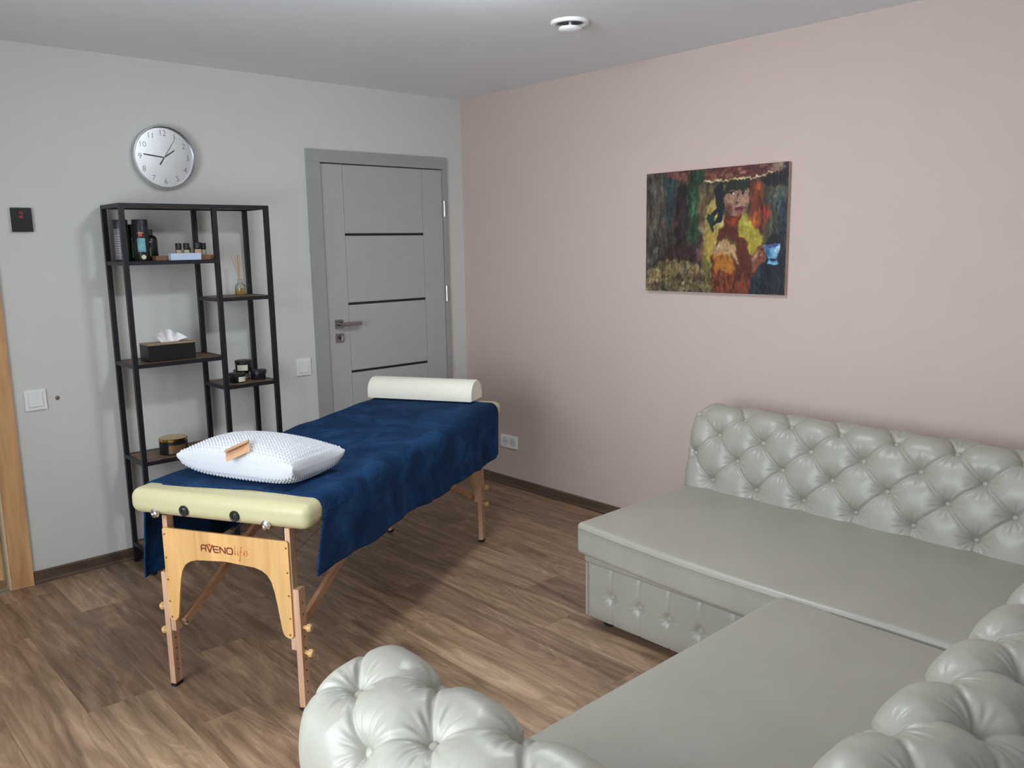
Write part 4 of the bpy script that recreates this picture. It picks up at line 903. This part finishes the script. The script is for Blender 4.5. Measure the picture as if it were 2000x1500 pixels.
# seats
def crown(x0, x1, y0, y1, zc, c, bow=0):
    def f(p):
        u_ = np.clip((p[0] - x0) / (x1 - x0), 0, 1); v_ = np.clip((p[1] - y0) / (y1 - y0), 0, 1)
        k = (1 - (2 * u_ - 1) ** 4) * (1 - (2 * v_ - 1) ** 4); q_ = p.copy()
        if p[2] > zc: q_[2] += c * k
        if bow and u_ < .5: q_[0] -= bow * math.sin(PI * min(1, (1 - v_) * 1.3) * .8) * (1 - u_ * 2)
        return q_
    return f
OX = -1.165
sfp(MB().rbox(OX, -.37, -3.70, -2.085, .312, .440, .018, 18, crown(OX, -.37, -3.7, -2.085, .40, .005, .045)), 'seat_cushion')
sfp(MB().rbox(-2.60, -1.205, -3.72, -2.995, .312, .436, .030, 18, crown(-2.6, -1.205, -3.72, -2.995, .40, .006)), 'seat_cushion')
# piping round the top edge of the far seat
pp = []
for k in range(41):
    v_ = k / 40 * .66; y_ = -2.085 - .02 - v_ * 1.615; vv = 1 - (-2.085 - y_) / 1.615
    pp.append((OX - .045 * math.sin(PI * min(1, (1 - vv) * 1.3) * .8) - .0005, y_, .4225))
sfp(MB().tube([(-.45, -2.0865, .4225), (OX + .03, -2.0865, .4225), (OX + .008, -2.093, .4225)] + pp, .0042, 8), 'piping')
# bases
def tuft_panel(L, z0, z1, us, zb, world, name):
    step = .005; nu, nv = int(L / step), int((z1 - z0) / step); U_, Z_ = np.meshgrid(np.linspace(0, L, nu), np.linspace(z0, z1, nv), indexing='ij')
    h = .012 * (1 - np.abs(2 * (Z_ - z0) / (z1 - z0) - 1) ** 4)
    for ub in us:
        r_ = np.hypot(U_ - ub, Z_ - zb); h = h - .016 * np.exp(-(r_ / .022) ** 2) - .004 * np.exp(-((U_ - ub) / .006) ** 2) * np.clip(1.0 + 0 * r_, 0, 1) + .0012 * np.exp(-((r_ - .03) / .014) ** 2) * np.sin(np.arctan2(Z_ - zb, U_ - ub) * 12 + ub * 40)
    edge = np.minimum(np.minimum(U_, L - U_), .02) / .02; h = h * edge
    o = grid_obj(name, world(U_, h, Z_), 'leather', sf); o.matrix_parent_inverse = sinv
    for ub in us:
        p_ = world(np.array([[ub]]), np.array([[-.002]]), np.array([[zb]]))[0, 0]; p2 = world(np.array([[ub]]), np.array([[.1]]), np.array([[zb]]))[0, 0]
        bo_ = inst(BT, 'button', o, p_); bo_.rotation_mode = 'QUATERNION'; bo_.rotation_quaternion = Vector((0, 0, 1)).rotation_difference(Vector(p2 - p_).normalized()); bo_.scale = (.7, .7, .55)
    return o
BX = -1.122
tuft_panel(.94, .040, .272, [.130 + .138 * k for k in range(6)], .155, lambda u, h, z: st3(BX - h, -2.110 - u, z), 'base_panel')
tuft_panel(1.38, .040, .272, [.08 + .138 * k for k in range(9)], .155, lambda u, h, z: st3(-2.56 + u, -3.045 + h, z), 'base_panel')
sfp(MB().box(BX + .001, -.12, -3.90, -2.111, .040, .300, .004), 'base', False)
sfp(MB().box(-2.60, BX + .02, -3.90, -3.046, .040, .300, .004), 'base', False)
sfp(MB().rbox(BX - .016, -.30, -3.72, -2.098, .270, .318, .016, 6), 'welt_band')
sfp(MB().rbox(-2.58, -1.12, -3.72, -3.030, .270, .318, .016, 6), 'welt_band')
sfp(MB().tube([(BX - .003, -2.108, .045), (BX - .003, -2.108, .27)], .006, 8), 'piping')
for x_, y_ in ((-1.06, -2.175), (-.25, -2.175), (-1.06, -2.95), (-2.5, -3.12), (-2.78, -3.08), (-2.78, -3.86), (-.25, -3.8), (-1.4, -3.86)):
    sfp(MB().lathe([(0, 0), (.022, 0), (.026, .006), (.026, .042), (0, .042)], 16, (x_, y_, 0)), 'foot', True, 'rubber')
sfp(MB().box(AX + .03, AX + .29, -3.95, -2.99, .042, .32), 'arm_base', False)
sfp(MB().box(PX - .29, PX - .03, -3.95, -2.06, .042, .32), 'back_base', False)
sfp(MB().box(AX + .03, -.12, MY + .03, MY + .29, .042, .32), 'back_base', False)
